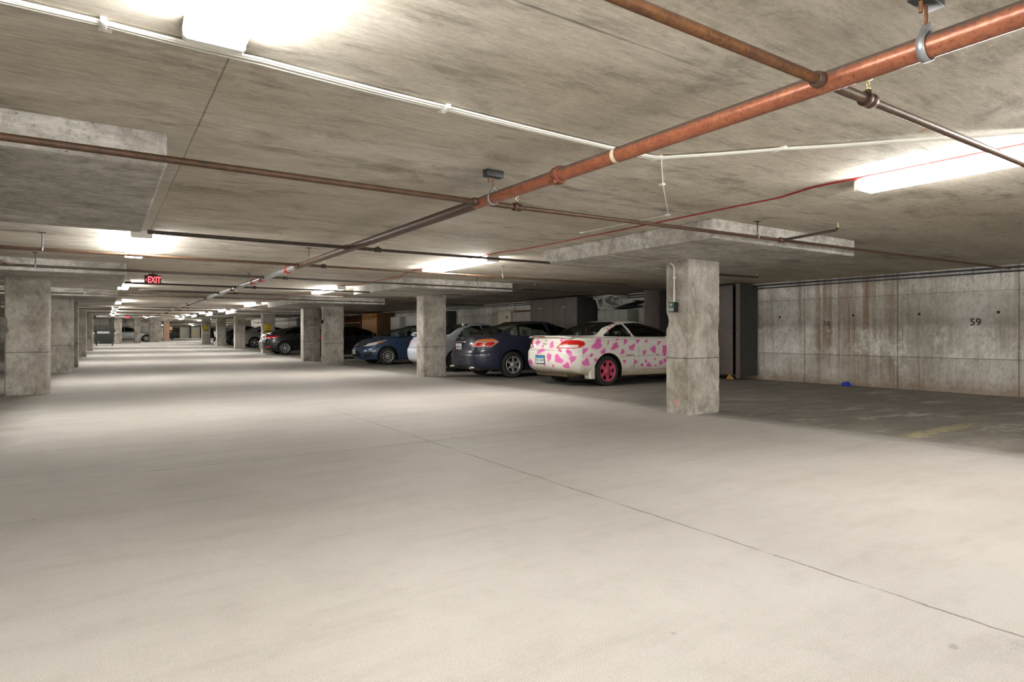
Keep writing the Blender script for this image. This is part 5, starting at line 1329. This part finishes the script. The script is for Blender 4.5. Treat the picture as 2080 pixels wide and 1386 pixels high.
    # stacked resin garden chairs lying on the grey cabinet
    for k in range(2):
        ch = empty('garden_chair', (13.16, 14.22 + .05 * k, 1.885 + .0), 0, ('upper' if k else 'lower') + ' white resin garden chair tipped on top of the grey cabinet', 'chair', 'tipped garden chairs'); ch.scale = (1, 1, .92)
        o = Vector((0, .0, .045 * k)); d = Vector((0, .05 * k, 0))
        Q = lambda y, z: (y, z)
        for s in (-.22, .22):
            m = MB(); m.tube([Vector((s * .8, .62, .36)) + o, Vector((s * .8, .50, .35)) + o, Vector((s * .8, .36, .022)) + o, Vector((s * .8, .10, .022)) + o], .017, 8); m.build('leg', 'chair_white', ch)
            m = MB(); m.tube([Vector((s * .8, .10, .03)) + o, Vector((s * .8, .14, .38)) + o, Vector((s * .8, -.06, .40)) + o], .017, 8); m.build('leg', 'chair_white', ch)
            m = MB(); m.tube([Vector((s, .46, .33)) + o, Vector((s, .08, .40)) + o, Vector((s, -.28, .45)) + o], .018, 8); m.build('arm', 'chair_white', ch)
        m = MB(); m.obox(Vector((0, -.02, .16)) + o, (.21, 0, 0), (0, .22, .10), (0, -.004, .01)); m.build('seat', 'chair_white', ch)
        m = MB()
        for j in range(5): m.obox(Vector((-.18 + .09 * j, -.30, .40)) + o, (.022, 0, 0), (0, .24, .06), (0, -.003, .008))
        m.obox(Vector((0, -.54, .425)) + o, (.21, 0, 0), (0, .02, .006), (0, 0, .012)); m.build('backrest', 'chair_white', ch)
    f = empty('folded_lounger', (13.24, 13.50, 1.905), 0, 'black folded lounger lying on the right of the grey cabinet top', 'lounger')
    m = MB(); m.obox((0, -.02, .09), (.2, 0, 0), (0, .42, -.10), (0, .01, .02)); m.obox((0, .0, .03), (.19, 0, 0), (0, .34, -.01), (0, .004, .018)); m.build('fabric', 'folded_dark', f)
    m = MB(); m.tube([(-.2, .42, .02), (-.2, .30, .08), (-.2, -.42, .17)], .012, 8); m.tube([(.2, .42, .02), (.2, .3, .08), (.2, -.42, .17)], .012, 8); m.build('frame', 'chair_white', f)
    # blue rag at the wall
    bm = bmesh.new(); bmesh.ops.create_icosphere(bm, subdivisions=3, radius=.085)
    for v in bm.verts: v.co *= 1 + .45 * noise.noise(v.co * 18); v.co.z = max(0, v.co.z * .8 + .02)
    m = MB(); m.bm(bm, 0, True); o = m.build('rag', 'blue_rag'); o.location = (13.33, 7.05, .001); tag(o, 'blue rag on the floor at the foot of the right wall', 'rag')
    # motorbike-like clutter far right
    b = empty('motorcycle', (8.0, 53.6, floor_z(53.6)), .5, 'white and black motorcycle between the farthest right pillars', 'motorcycle')
    for x in (-.62, .70):
        m = MB(); m.lathe([(.20, -.05), (.29, -.055), (.31, 0), (.29, .055), (.20, .05)], (x, 0, .31), (0, 1, 0), (0, 0, 1), 28, 0, True); w = m.build('wheel', 'tyre', b)
        m = MB(); m.lathe([(.03, -.02), (.20, -.03), (.20, .03), (.03, .02)], (x, 0, .31), (0, 1, 0), (0, 0, 1), 24, 0, True); m.build('rim', 'alloy', w)
    m = MB(); soft_block(m, -.72, -.25, -.17, .17, .55, 1.05, .1, .25); soft_block(m, -.45, .05, -.16, .16, .78, 1.02, .08); m.build('fairing', 'bike_white', b)
    m = MB(); soft_block(m, -.05, .68, -.14, .14, .72, .86, .05); m.build('seat', 'dark', b)
    m = MB(); soft_block(m, -.30, .30, -.15, .15, .28, .70, .06); m.build('engine', 'darkmetal', b)
    m = MB(); m.tube([(-.62, -.08, .31), (-.40, -.08, .95)], .025, 8); m.tube([(-.62, .08, .31), (-.40, .08, .95)], .025, 8); m.tube([(-.36, -.36, 1.06), (-.40, 0, 1.0), (-.36, .36, 1.06)], .014, 8); m.build('fork', 'chrome', b)
    m = MB(); m.tube([(-.1, -.18, .30), (.75, -.2, .34)], .05, 12); m.build('exhaust_pipe', 'chrome', b)
    # doors and lockers on the far wall
    for i, (x0, x1, h, mt, lab) in enumerate(((6.4, 8.9, 1.9, 'white_board', 'far white board wall unit beyond the farthest dumpster'), (9.1, 10.2, 2.05, 'salmon', 'far pinkish unit left of the dark gap'), (11.4, 12.9, 2.0, 'grey_metal', 'far grey unit right of the dark gap'),
                                              (13.2, 14.6, 2.0, 'beige_metal', 'far beige unit in the row at the end'), (15.0, 16.3, 2.0, 'blue_door', 'far pale blue unit in the row at the end'), (16.9, 18.6, 1.95, 'dumpster', 'far dark container at the right end of the row'))):
        m = MB(); m.bbox(x0, x1, 124.2, 125.2, .352, .35 + h, .02); o = m.build('far_cupboard', mt); tag(o, lab, 'cupboard', 'cupboards at the far end')
    # white clutter in front of the far black car
    m = MB(); m.lathe([(.05, -.02), (.16, -.025), (.17, .025), (.05, .02)], (0, 0, .17), (.3, -1, 0), (0, 0, 1), 22, 0, True); m.tube([(.1, .1, .06), (.7, .2, .05)], .035, 8); o = m.build('cable_reel', 'white_pvc'); o.location = (7.05, 50.7, floor_z(50.7)); tag(o, 'white cable reel on the floor by the far black car', 'reel')

def camera():
    cam = bpy.data.cameras.new('camera'); o = bpy.data.objects.new('camera', cam); COL.objects.link(o)
    f = 1250.0; cam.sensor_width = 36; cam.sensor_fit = 'HORIZONTAL'; cam.lens = f / 2080 * 36
    th = math.atan2(830, f)
    o.location = (0, 0, 1.12); o.rotation_euler = (PI / 2, 0, -th)
    cam.shift_y = -(693 - 678.5) / 2080
    cam.clip_start = .05; cam.clip_end = 400
    SC.camera = o

def main():
    build_materials()
    def rusty2():
        k = NT('rusted_plum_pipe'); p = k.pos()
        f = k.noise(p, 14, 6, .7); c = k.mix(k.ramp(f, .35, .62), s2l(70, 54, 44), s2l(96, 68, 46)); g = k.noise(p, 60, 4, .7)
        c = k.mix(k.ramp(g, .5, .68, 0, .6), c, s2l(50, 40, 36)); k.bsdf(c, .5, .2, k.bump(g, .3, .003)); return k.m
    M['rust_dark2'] = rusty2()
    build_room(); build_pillars(); build_lamps(); build_pipes(); build_cables(); build_signs(); build_dumpsters(); build_storage()
    pink_car(); figurines(); navy_car(); silver_car(); blue_car(); black_sedan(); black_hatch(); grey_silver_car(); far_black_car(); far_white_car()
    camera()
    w = bpy.data.worlds.new('world'); SC.world = w; w.use_nodes = True
    bg = w.node_tree.nodes['Background']; bg.inputs[0].default_value = (1, .985, .95, 1); bg.inputs[1].default_value = 2.5  # daylight fill, added through the open end behind the camera
    vs = SC.view_settings; vs.view_transform = 'Standard'; vs.look = 'None'; vs.gamma = 1; vs.use_curve_mapping = False; vs.exposure = EXPOSURE
    cy = SC.cycles; cy.use_denoising = True; cy.max_bounces = 10; cy.diffuse_bounces = 7; cy.use_adaptive_sampling = True; cy.adaptive_threshold = .08; cy.adaptive_min_samples = 16; cy.glossy_bounces = 3; cy.transparent_max_bounces = 10; cy.caustics_reflective = False; cy.caustics_refractive = False; cy.sample_clamp_indirect = 8; cy.use_light_tree = True
EXPOSURE = 0.80
main()
